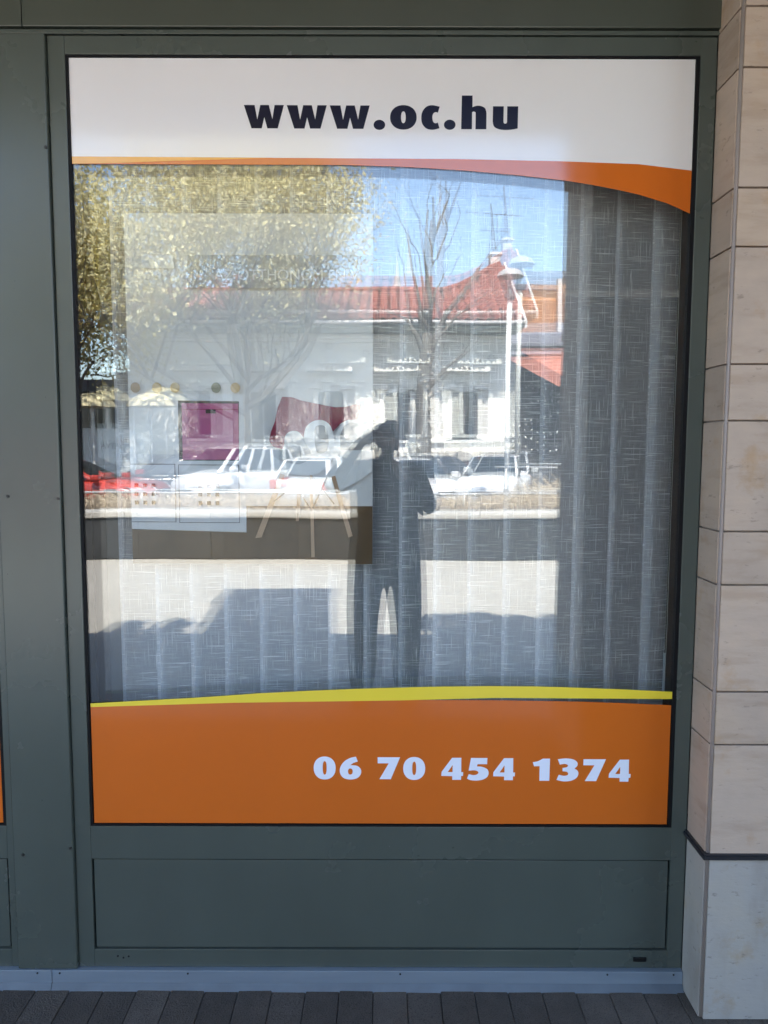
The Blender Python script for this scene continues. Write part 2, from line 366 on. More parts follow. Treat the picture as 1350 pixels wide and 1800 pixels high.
def glyph(paths, x0, z0, k, y0, y1):
    """outline letters: paths of (x, y down[, corner]) smoothed between corners; filled with holes."""
    cu = bpy.data.curves.new('g', 'CURVE'); cu.dimensions = '2D'; cu.fill_mode = 'BOTH'; cu.extrude = abs(y1 - y0) / 2
    for pth in paths:
        n = len(pth); pts = []
        for i in range(n):
            p1 = pth[i]; p2 = pth[(i + 1) % n]
            c1 = len(p1) > 2; c2 = len(p2) > 2
            p0 = pth[i - 1] if not c1 else p1; p3 = pth[(i + 2) % n] if not c2 else p2
            st = 1 if (c1 and c2) else 5
            for q in range(st):
                t = q / st; t2 = t * t; t3 = t2 * t
                pts.append(tuple(0.5 * (2 * p1[a] + (p2[a] - p0[a]) * t + (2 * p0[a] - 5 * p1[a] + 4 * p2[a] - p3[a]) * t2 + (3 * p1[a] - p0[a] - 3 * p2[a] + p3[a]) * t3) for a in (0, 1)))
        sp = cu.splines.new('POLY'); sp.points.add(len(pts) - 1); sp.use_cyclic_u = True
        for i, (a, b) in enumerate(pts): sp.points[i].co = (a * k, -b * k, 0, 1)
    ob = bpy.data.objects.new('g', cu)
    me = bpy.data.meshes.new_from_object(ob)
    mb = MB(); ym = (y0 + y1) / 2
    mb.add([(x0 + v.co.x, ym - v.co.z, z0 + v.co.y) for v in me.vertices], [tuple(p.vertices) for p in me.polygons])
    bpy.data.objects.remove(ob); bpy.data.curves.remove(cu)
    return mb
def ell(cx, cy, rx, ry, n=24, p=2.0):
    r = []
    for i in range(n):
        a = 2 * math.pi * i / n; c, s_ = math.cos(a), math.sin(a)
        r.append((cx + rx * math.copysign(abs(c) ** (2 / p), c), cy + ry * math.copysign(abs(s_) ** (2 / p), s_)))
    return r
def C(*pts): return [(a, b, 1) for a, b in pts]
def sh(p, dx, dy): return [[(q[0] + dx, q[1] + dy, *q[2:]) for q in path] for path in p]
def text_mesh(body, size, depth=0.0):
    cu = bpy.data.curves.new('t', 'FONT'); cu.body = body; cu.size = size; cu.extrude = depth; cu.offset = size * 0.006
    ob = bpy.data.objects.new('t', cu); me = bpy.data.meshes.new_from_object(ob)
    vs = [tuple(v.co) for v in me.vertices]; fs = [tuple(p.vertices) for p in me.polygons]
    bpy.data.objects.remove(ob); bpy.data.curves.remove(cu)
    return vs, fs

# ================================================================== THE SETTING
def ground(name, x0, x1, y0, y1, z, mat):
    return tag(MB().add([(x0, y0, z), (x1, y0, z), (x1, y1, z), (x0, y1, z)], [(0, 1, 2, 3)]).build(name, mat), kind='structure')
ground('ground', -400, 400, -600, 200, -0.30, 'asphalt')
pv = tag(MB().box(-14, 14, -8.1, -2.1, -0.12, 0.0).build('pavement', 'pave'), kind='structure')
ground('road', -60, 60, -24.0, -11.5, -0.16, 'asphalt')
tag(MB().box(-60, 60, -30, -24.0, -0.29, -0.12).build('far_pavement', 'kerb'), kind='structure')
ap = tag(MB().box(-14, 14, -2.1, 0.0, -0.12, -0.006).build('arcade_floor', 'joint'), kind='structure')
# long dark pavers set side on to the shop front
pm = MB().box(-0.0475, 0.0475, -0.099, 0.099, -0.035, 0.0)
first = pm.build('paver', 'paver', ap, bevel=0.0022, seg=2)
random.seed(3)
n = 0
for r_ in range(10):
    for c_ in range(30):
        o = first if n == 0 else first.copy()
        if n: COL.objects.link(o); o.parent = ap
        o.location = (-1.62 + c_ * 0.0965 + 0.003 * r_, -0.07 - r_ * 0.2015 + random.uniform(-.0015, .0015), random.uniform(-.002, .0015))
        o.rotation_euler = (random.uniform(-.006, .006), random.uniform(-.012, .012), random.uniform(-.008, .008))
        n += 1
mb = MB()
for r_ in range(10):
    for c_ in range(-110, 120):
        x = -1.62 + c_ * 0.0965 + 0.003 * r_
        if 0 <= c_ < 30 or abs(x) > 6: continue
        y = -0.07 - r_ * 0.2015; dz = random.uniform(-.003, 0)
        mb.box(x - .0475, x + .0475, y - .099, y + .099, -.035, dz)
tag(mb.build('outer_pavers', 'paver', ap), kind='stuff')

# ================================================================== SHOP BUILDING
B = thing('shop_building', (0, 0, 0), 'single storey shop building with green metal front behind a stone clad arcade', 'building')
MB().box(-14, 14, -1.9, 0.3, 3.17, 3.24).build('soffit', 'soffit', B)
MB().box(-14, 14, -1.93, -1.6, 3.150, 3.169).build('arcade_beam', 'render', B)
MB().box(-14, 14, -1.9, 8, 3.241, 3.40).build('roof_slab', 'concrete', B)
# the room
MB().box(-4, 4, 6.0, 6.1, 0, 3.17).build('back_wall', 'room', B)
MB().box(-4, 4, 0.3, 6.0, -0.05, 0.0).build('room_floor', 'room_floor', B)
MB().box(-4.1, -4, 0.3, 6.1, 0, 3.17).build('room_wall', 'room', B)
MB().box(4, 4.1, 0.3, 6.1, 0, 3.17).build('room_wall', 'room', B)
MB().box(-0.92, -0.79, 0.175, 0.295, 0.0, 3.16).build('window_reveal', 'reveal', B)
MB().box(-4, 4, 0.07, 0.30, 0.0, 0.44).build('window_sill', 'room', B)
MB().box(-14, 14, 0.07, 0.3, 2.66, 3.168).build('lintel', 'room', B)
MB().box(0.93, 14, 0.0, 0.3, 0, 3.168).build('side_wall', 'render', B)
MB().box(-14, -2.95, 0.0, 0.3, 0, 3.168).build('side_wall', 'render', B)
# fascia above the shop front: two sheets meeting at a seam, with a thin drip below
MB().box(-3.0, -0.936, -0.012, 0.069, 2.630, 3.169).build('fascia_panel', 'paint_dark', B, bevel=0.002)
MB().box(-0.934, 0.866, -0.012, 0.069, 2.630, 3.169).build('fascia_panel', 'paint_dark', B, bevel=0.002)
MB().box(-3.0, 0.866, -0.004, 0.069, 2.6165, 2.627).build('drip_rail', 'paint', B, bevel=0.001)
# cover between the two windows
MB().box(-1.048, -0.8785, -0.012, 0.069, 0.056, 2.6135).build('cover_panel', 'paint', B, bevel=0.004, seg=3)
for x, z in ((-1.021, 1.418), (-0.884, 1.412), (-1.019, 2.3), (-0.885, 0.42), (-1.02, .40), (-.884, 2.33)):
    mb = MB(); mb.tube([(x, -0.0115, z), (x, -0.0145, z)], 0.0042, 10); mb.build('screw', 'screw', B)
# base strip
for x0, x1 in ((-3.0, -0.9515), (-0.9500, 0.862)):
    MB().box(x0, x1, -0.014, 0.05, 0.017, 0.054).build('base_strip', 'alu', B, bevel=0.001)
    mb = MB(); mb.add([(x0, -0.028, -0.004), (x1, -0.028, -0.004), (x1, -0.0135, 0.017), (x0, -0.0135, 0.017), (x0, 0.03, -0.004), (x1, 0.03, -0.004), (x1, 0.03, 0.017), (x0, 0.03, 0.017)],
           [(0, 1, 2, 3), (4, 7, 6, 5), (1, 5, 6, 2), (0, 3, 7, 4), (3, 2, 6, 7), (0, 4, 5, 1)]); mb.build('toe_strip', 'toe', B)
for x in (-0.992, -0.928, -0.56, 0.05, 0.645, 0.835):
    MB().tube([(x, -0.0138, 0.046), (x, -0.0156, 0.046)], 0.0028, 8).build('rivet', 'screw', B)

# ------------------------------------------------------------------ shop window
def frame_window(xa, xb, fl, fr, label, main):
    """xa..xb glazed opening, fl / fr outer edges of the frame."""
    W = thing('shop_window', ((fl + fr) / 2, 0, 0.055), label, 'window')
    zt, zb = 2.568, 0.478
    MB().box(fl, xa, 0.0, 0.069, 0.0555, 2.6135).build('side_stile', 'paint', W, bevel=0.0015)
    MB().box(xb, fr, 0.0, 0.069, 0.0555, 2.6135).build('side_stile', 'paint', W, bevel=0.0015)
    MB().box(xa, xb, 0.0004, 0.069, zt, 2.6133).build('top_rail', 'paint', W, bevel=0.001)
    MB().box(xa, xb, 0.0004, 0.069, 0.3815, zb).build('middle_rail', 'paint', W, bevel=0.001)
    MB().box(xa, xb, 0.0004, 0.069, 0.0557, 0.1085).build('bottom_rail', 'paint', W, bevel=0.001)
    MB().box(xa + 0.005, xb - 0.005, 0.0045, 0.05, 0.1130, 0.3770).build('kick_panel', 'paint', W, bevel=0.001)
    MB().box(xa, xb, 0.02, 0.052, 0.1086, 0.3814).build('panel_shadow_gap', 'black', W)
    # black glazing gasket all round
    g = 0.010
    mb = MB(); y0, y1 = 0.0035, 0.0115
    mb.box(xa, xa + 0.006, y0, y1 + .05, zb, zt); mb.box(xb - 0.010, xb, y0, y1 + .05, zb, zt)
    mb.box(xa + .006, xb - 0.010, y0, y1 + .05, zt - 0.004, zt); mb.box(xa + .006, xb - 0.010, y0, y1 + .05, zb, zb + 0.005)
    mb.build('gasket', 'black', W)
    mb = MB(); y0, y1 = 0.0675, 0.16
    mb.box(xa - .02, xa + 0.010, y0, y1, zb - .03, zt + .03); mb.box(xb + 0.016, xb + .03, y0, .10, zb - .03, zt + .03)
    mb.build('inner_frame', 'black', W)
    # double glazing: the inner sheet stands a little out of true, so that it mirrors the street a second time
    nx, nz = 34, 44
    for inner in (0, 1):
        X = np.linspace(xa + 0.0062, xb - 0.0102, nx); Z = np.linspace(zb + .0052, zt - .0042, nz)
        vs = []
        for side in (0, 1):
            for z in Z:
                for x in X:
                    if inner: y = 0.052 + 0.0085 * (x - (xa + xb) / 2) * TX + 0.5 * 0.0115 * (z - 1.30) ** 2 * TZ - 0.0035 * TZ + 0.00006 * math.sin(7 * x + 9 * z)
                    else: y = 0.0105 + 0.00009 * math.sin(5.1 * x + 1) * math.sin(4.3 * z) + 0.00004 * math.sin(17 * x + 11 * z)
                    vs.append((x, y + side * 0.004, z))
        fs = []; N = nx * nz
        for j in range(nz - 1):
            for i in range(nx - 1):
                a = j * nx + i
                fs.append((a, a + 1, a + nx + 1, a + nx)); fs.append((N + a, N + a + nx, N + a + nx + 1, N + a + 1))
        MB().add(vs, fs).build('glass_pane', 'glass', W, smooth=True)
    return W
TX, TZ = -1.0, -1.0
W = frame_window(-0.832, 0.820, -0.8765, 0.862, 'tall shop window in green frame, website sticker above and phone number below', True)
for x, z in ((-0.765, 0.088), (-0.749, 0.083), (-0.734, 0.087)):
    MB().tube([(x, 0.0004, z), (x, -0.0006, z)], 0.0028, 8).build('drill_hole', 'black', W)
MB().box(0.722, 0.760, -0.004, 0.001, 0.0765, 0.089).build('drain_cap', 'black', W, bevel=0.002)
W2 = frame_window(-2.75, -1.0705, -2.80, -1.0500, 'neighbouring shop window at the left edge, only a sliver of it showing', False)

# ------------------------------------------------------------------ stickers on the glass
YS = 0.0083
T = thing('window_sticker', (0, YS, 2.3), 'white sticker reading www.oc.hu with orange curved lower edge across top of window', 'sticker')
MB().prism([(-0.8255, 2.5625), (0.8095, 2.5625), (0.81, 2.283), (0.67, 2.299), (0.463, 2.306), (0.185, 2.311), (-0.115, 2.312), (-0.8255, 2.315)], YS, YS + .001).build('white_field', 'white_vinyl', T)
MB().prism([(-0.8255, 2.315), (-0.115, 2.312), (0.185, 2.311), (0.463, 2.306), (0.67, 2.299), (0.81, 2.283), (0.8095, 2.173), (0.749, 2.199), (0.672, 2.2215), (0.619, 2.233), (0.55, 2.2455), (0.474, 2.257),
            (0.35, 2.270), (0.217, 2.281), (0.1, 2.288), (0.035, 2.291), (-0.115, 2.295), (-0.8255, 2.296)], YS, YS + .001).build('orange_swoosh', 'orange_vinyl', T)
MB().prism([(-0.8252, 2.3148), (-0.295, 2.3128), (-0.42, 2.3085), (-0.565, 2.3040), (-0.715, 2.2985), (-0.8252, 2.2965)], YS - .0006, YS - .0001).build('light_orange_wedge', 'light_orange_vinyl', T)
kw_, xw, zw = 0.00028741, -0.383, 2.424 + 200 * 0 + 0.0592 * 1.0
# crop rows start 207.7 units above the reference height
def wpt(): return (xw, 2.424 + 207.7 * kw_)
w_ = [C((45, 132), (143, 132), (166, 258), (195, 132), (273, 132), (304, 256), (325, 132), (410, 132), (352, 336), (257, 336), (230, 238), (206, 336), (112, 336))]
for dx, dy in ((0, 0), (391, 1), (783, 2)):
    glyph(sh(w_, dx, dy), wpt()[0], wpt()[1], kw_, YS - .0007, YS - .0001).build('letter', 'navy_vinyl', T)
glyph([ell(1281, 303, 53, 44)], wpt()[0], wpt()[1], kw_, YS - .0007, YS - .0001).build('dot', 'navy_vinyl', T)
ko_, xo, zo = 0.0002763, 0.005, 2.425 + 216 * 0.0002763
o_ = [ell(156, 250, 126, 111, p=2.15), ell(156, 249, 22, 54, p=2.3)]
c_ = [[(501, 152, 1), (483, 207, 1), (462, 201), (440, 215), (431, 250), (440, 290), (462, 303), (483, 296, 1), (500, 348, 1), (435, 362), (375, 350), (336, 307), (326, 250), (337, 196), (375, 152), (430, 139)]]
d_ = [ell(597, 316, 55, 46)]
h_ = [[(709, 50, 1), (811, 50, 1), (811, 156, 1), (850, 143), (895, 146), (932, 167), (945, 210, 1), (945, 356, 1), (842, 356, 1), (842, 215), (836, 200), (822, 195), (808, 201, 1), (808, 356, 1), (706, 356, 1)]]
u_ = [[(1006, 147, 1), (1108, 147, 1), (1107, 285, 1), (1112, 301), (1125, 305), (1137, 300), (1141, 285, 1), (1141, 147, 1), (1245, 147, 1), (1243, 348, 1), (1190, 358), (1120, 362), (1060, 354), (1018, 330), (1005, 285, 1)]]
for nm, gl in (('letter', o_), ('letter', c_), ('dot', d_), ('letter', h_), ('letter', u_)):
    glyph(gl, xo, zo, ko_, YS - .0007, YS - .0001).build(nm, 'navy_vinyl', T)
T = thing('window_sticker', (0, YS, 0.6), 'orange sticker with white phone number 06 70 454 1374 under a yellow stripe', 'sticker')
MB().prism([(-0.8235, 0.825), (-0.421, 0.8385), (-0.039, 0.845), (0.115, 0.846), (0.318, 0.846), (0.542, 0.843), (0.666, 0.839), (0.8085, 0.833), (0.8085, 0.4845), (-0.8235, 0.4845)], YS, YS + .001).build('orange_field', 'orange_vinyl', T)
MB().prism([(-0.8235, 0.834), (-0.518, 0.852), (-0.35, 0.8645), (-0.214, 0.872), (-0.08, 0.878), (0.041, 0.882), (0.17, 0.8855), (0.296, 0.887), (0.42, 0.8865), (0.52, 0.884), (0.67, 0.8785), (0.811, 0.872),
            (0.811, 0.851), (0.541, 0.852), (0.318, 0.853), (0.115, 0.847), (0.041, 0.845), (-0.421, 0.837), (-0.8235, 0.8235)], YS - .0006, YS - .0001).build('yellow_stripe', 'yellow_vinyl', T)
kd = 0.00034633; x1, z1 = -0.216, 0.648 + 186 * kd
g0 = [ell(144, 186, 90, 97, p=2.15), ell(144, 185, 16, 57, p=2.4)]
g6 = [[(400, 90, 1), (415, 130, 1), (385, 140), (365, 152), (354, 163, 1), (375, 162), (410, 168), (436, 190), (443, 217), (432, 250), (405, 273), (356, 283), (305, 273), (276, 245), (267, 205), (278, 165), (310, 125), (355, 100)], ell(354, 215, 19, 26, p=2.3)]
g7 = [C((577, 94), (760, 94), (685, 279), (592, 279), (668, 145), (577, 145))]
g0b = sh(g0, 732, 2)
g4 = [C((1185, 97), (1260, 97), (1261, 218), (1277, 218), (1275, 250), (1261, 250), (1260, 283), (1188, 283), (1188, 252), (1098, 250), (1100, 216)), C((1150, 218), (1190, 218), (1190, 157))]
for gl in (g0, g6, g7, g0b, g4): glyph(gl, x1, z1, kd, YS - .0007, YS - .0001).build('digit', 'letter_white', T)
x2 = 0.252
g5 = [[(-12, 98, 1), (122, 98, 1), (120, 150, 1), (42, 150, 1), (38, 169, 1), (85, 174), (122, 193), (134, 224), (122, 258), (85, 281), (35, 289), (-15, 285), (-43, 272, 1), (-28, 234, 1), (5, 243), (35, 239), (50, 224), (42, 209), (15, 202), (-30, 205, 1)]]
g1 = [[(493, 132, 1), (535, 124), (575, 102, 1), (634, 102, 1), (631, 289, 1), (550, 289, 1), (550, 165, 1), (504, 167, 1)]]
g3 = [[(697, 107, 1), (760, 100), (820, 107), (855, 130), (858, 160), (835, 185, 1), (862, 205), (868, 232), (852, 265), (810, 288), (750, 294), (690, 282, 1), (708, 238, 1), (750, 247), (778, 242), (785, 228), (772, 213), (738, 208, 1), (738, 180, 1), (770, 175), (782, 162), (772, 150), (750, 146), (715, 152, 1)]]
for gl in (g5, sh(g4, -927, 2), g1, g3, sh(g7, 330, 12), sh(g4, 19, 12)): glyph(gl, x2, z1, kd, YS - .0007, YS - .0001).build('digit', 'letter_white', T)
T = thing('window_sticker', (-1.9, YS, 0.6), 'orange and yellow sticker corner on the neighbouring window at left edge', 'sticker')
MB().box(-2.74, -1.0785, YS, YS + .001, 0.4845, 0.818).build('orange_field', 'orange_vinyl', T)
MB().box(-2.74, -1.0785, YS - .0006, YS - .0001, 0.812, 0.823).build('yellow_stripe', 'yellow_vinyl', T)

# ------------------------------------------------------------------ vertical blind
V = thing('vertical_blind', (0, 0.13, 2.55), 'grey linen vertical blind of overlapping slats hanging inside the window', 'blind')
MB().box(-0.80, 0.86, 0.11, 0.15, 2.59, 2.63).build('head_rail', 'plastic', V, bevel=0.003)
def slat_mesh(x0, wdt, y, ang, cv):
    mb = MB(); n = 6; nz = 2
    for j in range(nz):
        z = (0.56, 2.59)[j]
        for i in range(n + 1):
            t = i / n; mb.v.append((x0 + wdt * t * math.cos(ang), y + wdt * t * math.sin(ang) - cv * 4 * t * (1 - t), z))
    for i in range(n): mb.f.append((i, i + 1, n + 1 + i + 1, n + 1 + i)); mb.m.append(0)
    return mb
random.seed(11)
for k in range(16):
    x0 = -0.7745 + 0.1020 * k + random.uniform(-.002, .002)
    a = R(4.5) + random.uniform(-.03, .03)
    o = slat_mesh(x0, 0.127 if k < 15 else 0.078, 0.128, a, 0.004).build('slat', 'linen', V, smooth=True)
    slat_mesh(x0, 0.0145 if k < 15 else 0.03, 0.1272, a, 0.0002).build('hem', 'linen_hem', o, smooth=True)  # added denser strip that brightens the slat overlap
    mb = MB(); mb.box(x0 + .02, x0 + .105, 0.131, 0.137, 0.552, 0.565); mb.build('slat_weight', 'plastic', V)
mb = MB()
for i in range(330): # bead chain
    z = 2.45 - i * 0.0045; x = 0.822
    mb.add([(x + dx * .0016, 0.105 + dy * .0016, z + dz * .0016) for dx, dy, dz in ((1, 0, 0), (-1, 0, 0), (0, 1, 0), (0, -1, 0), (0, 0, 1), (0, 0, -1))], [(0, 2, 4), (2, 1, 4), (1, 3, 4), (3, 0, 4), (2, 0, 5), (1, 2, 5), (3, 1, 5), (0, 3, 5)])
mb.tube([(0.828, 0.108, 2.45), (0.828, 0.108, 0.95)], 0.0012, 6)
mb.build('bead_chain', 'chain', V)
MB().box(0.8205, 0.8265, 0.103, 0.110, 0.84, 0.955).build('chain_weight', 'plastic', V, bevel=0.001)

V2 = copy_tree(V); V2.location.x = -1.905
tag(V2, 'grey linen vertical blind inside the neighbouring window at the left edge', 'blind')
# ------------------------------------------------------------------ poster behind the glass
YP = 0.085
Pq = thing('poster', (-0.37, YP, 1.7), 'tall interior poster showing white cabinet, purple box, maroon cushion and white chair', 'poster')
MB().box(-0.720, -0.0325, YP, YP + .003, 1.2185, 2.194).build('sheet', 'p_wall', Pq)
lay = [0]
def ink(name, poly, mat):
    lay[0] += 1; y = YP - 0.00025 * lay[0]
    mb = MB(); n = len(poly)
    ar = sum(poly[i][0] * poly[(i + 1) % n][1] - poly[(i + 1) % n][0] * poly[i][1] for i in range(n))
    if ar < 0: poly = poly[::-1]
    return mb.add([(x, y, z) for x, z in poly], [tuple(range(n))]).build(name, mat, Pq)
def rc(x0, x1, z0, z1): return [(x0, z0), (x1, z0), (x1, z1), (x0, z1)]
def rline(x0, x1, z0, z1, t=0.0016): return [rc(x0, x1, z0, z0 + t), rc(x0, x1, z1 - t, z1), rc(x0, x0 + t, z0, z1), rc(x1 - t, x1, z0, z1)]
def smoothp(pts, st=4):
    n = len(pts); r = []
    for i in range(n):
        p0, p1, p2, p3 = pts[i - 1], pts[i], pts[(i + 1) % n], pts[(i + 2) % n]
        for q in range(st):
            t = q / st
            r.append(tuple(0.5 * (2 * p1[a] + (p2[a] - p0[a]) * t + (2 * p0[a] - 5 * p1[a] + 4 * p2[a] - p3[a]) * t * t + (3 * p1[a] - p0[a] - 3 * p2[a] + p3[a]) * t ** 3) for a in (0, 1)))
    return r
ink('printed_floor', [(-0.7198, 1.319), (-0.393, 1.31), (-0.392, 1.3855), (-0.0328, 1.386), (-0.0328, 1.219), (-0.7198, 1.219)], 'p_floor')
ink('printed_cabinet', [(-0.7198, 1.7), (-0.398, 1.701), (-0.395, 1.53), (-0.393, 1.315), (-0.7198, 1.319)], 'p_cab')
ink('printed_compartment', rc(-0.7195, -0.594, 1.532, 1.690), 'p_shell')
ink('printed_compartment', [(-0.581, 1.683), (-0.409, 1.681), (-0.411, 1.514), (-0.581, 1.514)], 'p_black')
ink('printed_box', [(-0.5705, 1.6755), (-0.411, 1.6745), (-0.4115, 1.517), (-0.5705, 1.517)], 'p_box')
ink('printed_lid_line', rc(-0.5705, -0.411, 1.6575, 1.659), 'p_maroon')
ink('printed_handle_slot', rc(-0.503, -0.475, 1.647, 1.658), 'p_black')
for r in (rc(-0.7195, -0.594, 1.3388, 1.3404), rc(-0.7195, -0.592, 1.503, 1.505), rc(-0.594, -0.592, 1.339, 1.504)): ink('printed_door_line', r, 'p_line')
for r in rline(-0.583, -0.411, 1.337, 1.503): ink('printed_door_line', r, 'p_line')
for u0, v0 in ((-0.703, 1.444), (-0.5215, 1.443)):
    for i in range(3):
        for j in range(3):
            x = u0 + i * 0.0244; z = v0 - j * 0.0244; ink('printed_hole', rc(x - .0054, x + .0054, z - .0054, z + .0054), 'p_black')
for x, c in ((-0.697, 0), (-0.637, 1), (-0.586, 1), (-0.471, 2), (-0.417, 1)):
    ink('printed_knob', [(x + .0135 * math.cos(a / 18 * math.tau), 1.718 + .0145 * math.sin(a / 18 * math.tau)) for a in range(18)], 'p_ball%d' % c)
ink('printed_caption_band', rc(-0.545, -0.0328, 1.990, 2.080), 'p_band')
ink('printed_logo_field', rc(-0.671, -0.582, 2.044, 2.079), 'p_shell')
vs, fs = text_mesh('AZ OTTHONOM ÉN V', 0.030)
wdt = max(v[0] for v in vs) - min(v[0] for v in vs); kx = 0.40 / wdt
MB().add([(-0.47 + v[0] * kx, YP - 0.0122, 2.013 + v[1] * kx * 1.0) for v in vs], fs).build('printed_caption', 'p_shell', Pq)
ink('printed_cushion', smoothp([(-0.286, 1.693), (-0.228, 1.682), (-0.185, 1.674), (-0.139, 1.665), (-0.102, 1.667), (-0.068, 1.673), (-0.078, 1.629), (-0.121, 1.621), (-0.161, 1.579), (-0.216, 1.563), (-0.29, 1.548), (-0.324, 1.57), (-0.307, 1.625)], 2), 'p_maroon')
ink('printed_chair_shell', smoothp([(-0.0345, 1.63), (-0.102, 1.63), (-0.123, 1.619), (-0.136, 1.587), (-0.141, 1.531), (-0.154, 1.482), (-0.186, 1.45), (-0.122, 1.431), (-0.057, 1.467), (-0.0345, 1.486)][::-1], 1), 'p_shell')
ink('printed_chair_back', [(-0.0345, 1.622), (-0.098, 1.622), (-0.114, 1.612), (-0.124, 1.587), (-0.124, 1.545), (-0.0345, 1.545)], 'p_shell2')
ink('printed_armrest', smoothp([(-0.226, 1.587), (-0.216, 1.614), (-0.192, 1.628), (-0.164, 1.625), (-0.145, 1.598), (-0.141, 1.531), (-0.186, 1.479), (-0.251, 1.476), (-0.315, 1.495), (-0.318, 1.53), (-0.283, 1.511), (-0.234, 1.531)], 3), 'p_shell')
ink('printed_shell_shade', smoothp([(-0.196, 1.600), (-0.186, 1.614), (-0.168, 1.612), (-0.158, 1.590), (-0.160, 1.545), (-0.19, 1.54)], 3), 'p_shell2')
for k_, p in dict(a=[(-0.293, 1.479), (-0.28, 1.474), (-0.348, 1.297), (-0.366, 1.295)], b=[(-0.21, 1.474), (-0.202, 1.474), (-0.197, 1.241), (-0.207, 1.24)], c=[(-0.149, 1.47), (-0.138, 1.473), (-0.089, 1.302), (-0.101, 1.297)], d=[(-0.246, 1.421), (-0.235, 1.421), (-0.242, 1.344), (-0.25, 1.344)]).items():
    ink('printed_chair_leg', p, 'p_wood')
for p in ([(-0.199, 1.466), (-0.195, 1.463), (-0.139, 1.393), (-0.143, 1.392)], [(-0.163, 1.47), (-0.159, 1.466), (-0.200, 1.380), (-0.204, 1.382)], [(-0.283, 1.426), (-0.28, 1.423), (-0.31, 1.398), (-0.312, 1.401)], [(-0.233, 1.414), (-0.229, 1.414), (-0.208, 1.382), (-0.213, 1.382)]):
    ink('printed_strut', p, 'p_black')
ink('printed_toy_rabbit', smoothp([(-0.279, 1.582), (-0.266, 1.596), (-0.246, 1.598), (-0.23, 1.585), (-0.221, 1.563), (-0.205, 1.531), (-0.234, 1.506), (-0.275, 1.511), (-0.295, 1.53), (-0.282, 1.555)], 3), 'p_rabbit')

# ------------------------------------------------------------------ stone clad pilaster at the right
def cladding(root, x0, x1, y0, y1, courses, side_left=True, both=False, t=0.02, back=False):
    """x0..x1 front, y0 (street) .. y1: slabs on front and flanks; courses = list of z joints."""
    j = 0.0022
    for za, zb in zip(courses[:-1], courses[1:]):
        zz = (za + j, zb - j)
        MB().box(x0 + 0.010, x1 - 0.010, y0, y0 + t, *zz).build('stone_slab', 'stone', root, bevel=0.0012)
        MB().box(x0, x0 + t, y0 + 0.010, y1 - (0.010 if back else 0), *zz).build('stone_slab', 'stone', root, bevel=0.0012)
        if both: MB().box(x1 - t, x1, y0 + 0.010, y1 - (0.010 if back else 0), *zz).build('stone_slab', 'stone', root, bevel=0.0012)
        if back: MB().box(x0 + 0.010, x1 - 0.010, y1 - t, y1, *zz).build('stone_slab', 'stone', root, bevel=0.0012)
PL = thing('stone_pilaster', (1.2, -0.06, 0), 'beige stone clad pilaster with dark ledge beside the shop window', 'pilaster')
MB().box(0.872, 1.95, -0.110, -0.001, 0, 3.168).build('core', 'grout', PL)
J = [0.470, 0.7735, 0.9165, 1.2005, 1.3395, 1.6225, 1.764, 2.0525, 2.1945, 2.4780, 2.6195, 2.90, 3.04]
cladding(PL, 0.8635, 1.955, -0.125, -0.0005, J)
MB().box(0.8735, 1.955, -0.125, -0.105, 0.001, 0.4595).build('base_slab', 'stone_base', PL, bevel=0.0012)
MB().box(0.8635, 0.8835, -0.115, -0.0005, 0.001, 0.4595).build('base_slab', 'stone_base', PL, bevel=0.0012)
MB().tube([(0.8700, -0.1185, 0.005), (0.8700, -0.1185, 3.04)], 0.0045, 10).build('corner_bead', 'corner_bead', PL, smooth=True)
mb = MB(); a, b = 0.853, -0.1345
mb.box(a, 1.955, b, b + 0.02, 0.4605, 0.470); mb.box(a, a + 0.02, b + 0.02, -0.0005, 0.4605, 0.470)
mb.box(a + .004, 1.955, b + .004, b + .02, 0.470, 0.4745); mb.box(a + .004, a + .02, b + .02, -0.0005, 0.470, 0.4745)
mb.build('ledge_strip', 'ledge', PL)
def column(x0, label):
    c = thing('arcade_column', (x0 + .4, -1.62, 0), label, 'column', 'columns carrying the arcade')
    MB().box(x0 + .012, x0 + .788, -1.89, -1.352, 0, 3.148).build('core', 'grout', c)
    cladding(c, x0, x0 + .8, -1.90, -1.34, [0.46, 0.92, 1.34, 1.76, 2.19, 2.62, 3.148], both=True, back=True)
    for q in (MB().box(x0 + .01, x0 + .79, -1.9, -1.88, 0.001, .459), MB().box(x0 + .01, x0 + .79, -1.36, -1.34, 0.001, .459), MB().box(x0, x0 + .02, -1.89, -1.35, 0.001, .459), MB().box(x0 + .78, x0 + .8, -1.89, -1.35, 0.001, .459)):
        q.build('base_slab', 'stone_base', c)
column(0.925, 'stone clad arcade column standing across from the beige pilaster, mirrored at window right')
column(-3.95, 'stone clad arcade column off to the left of the shop window')

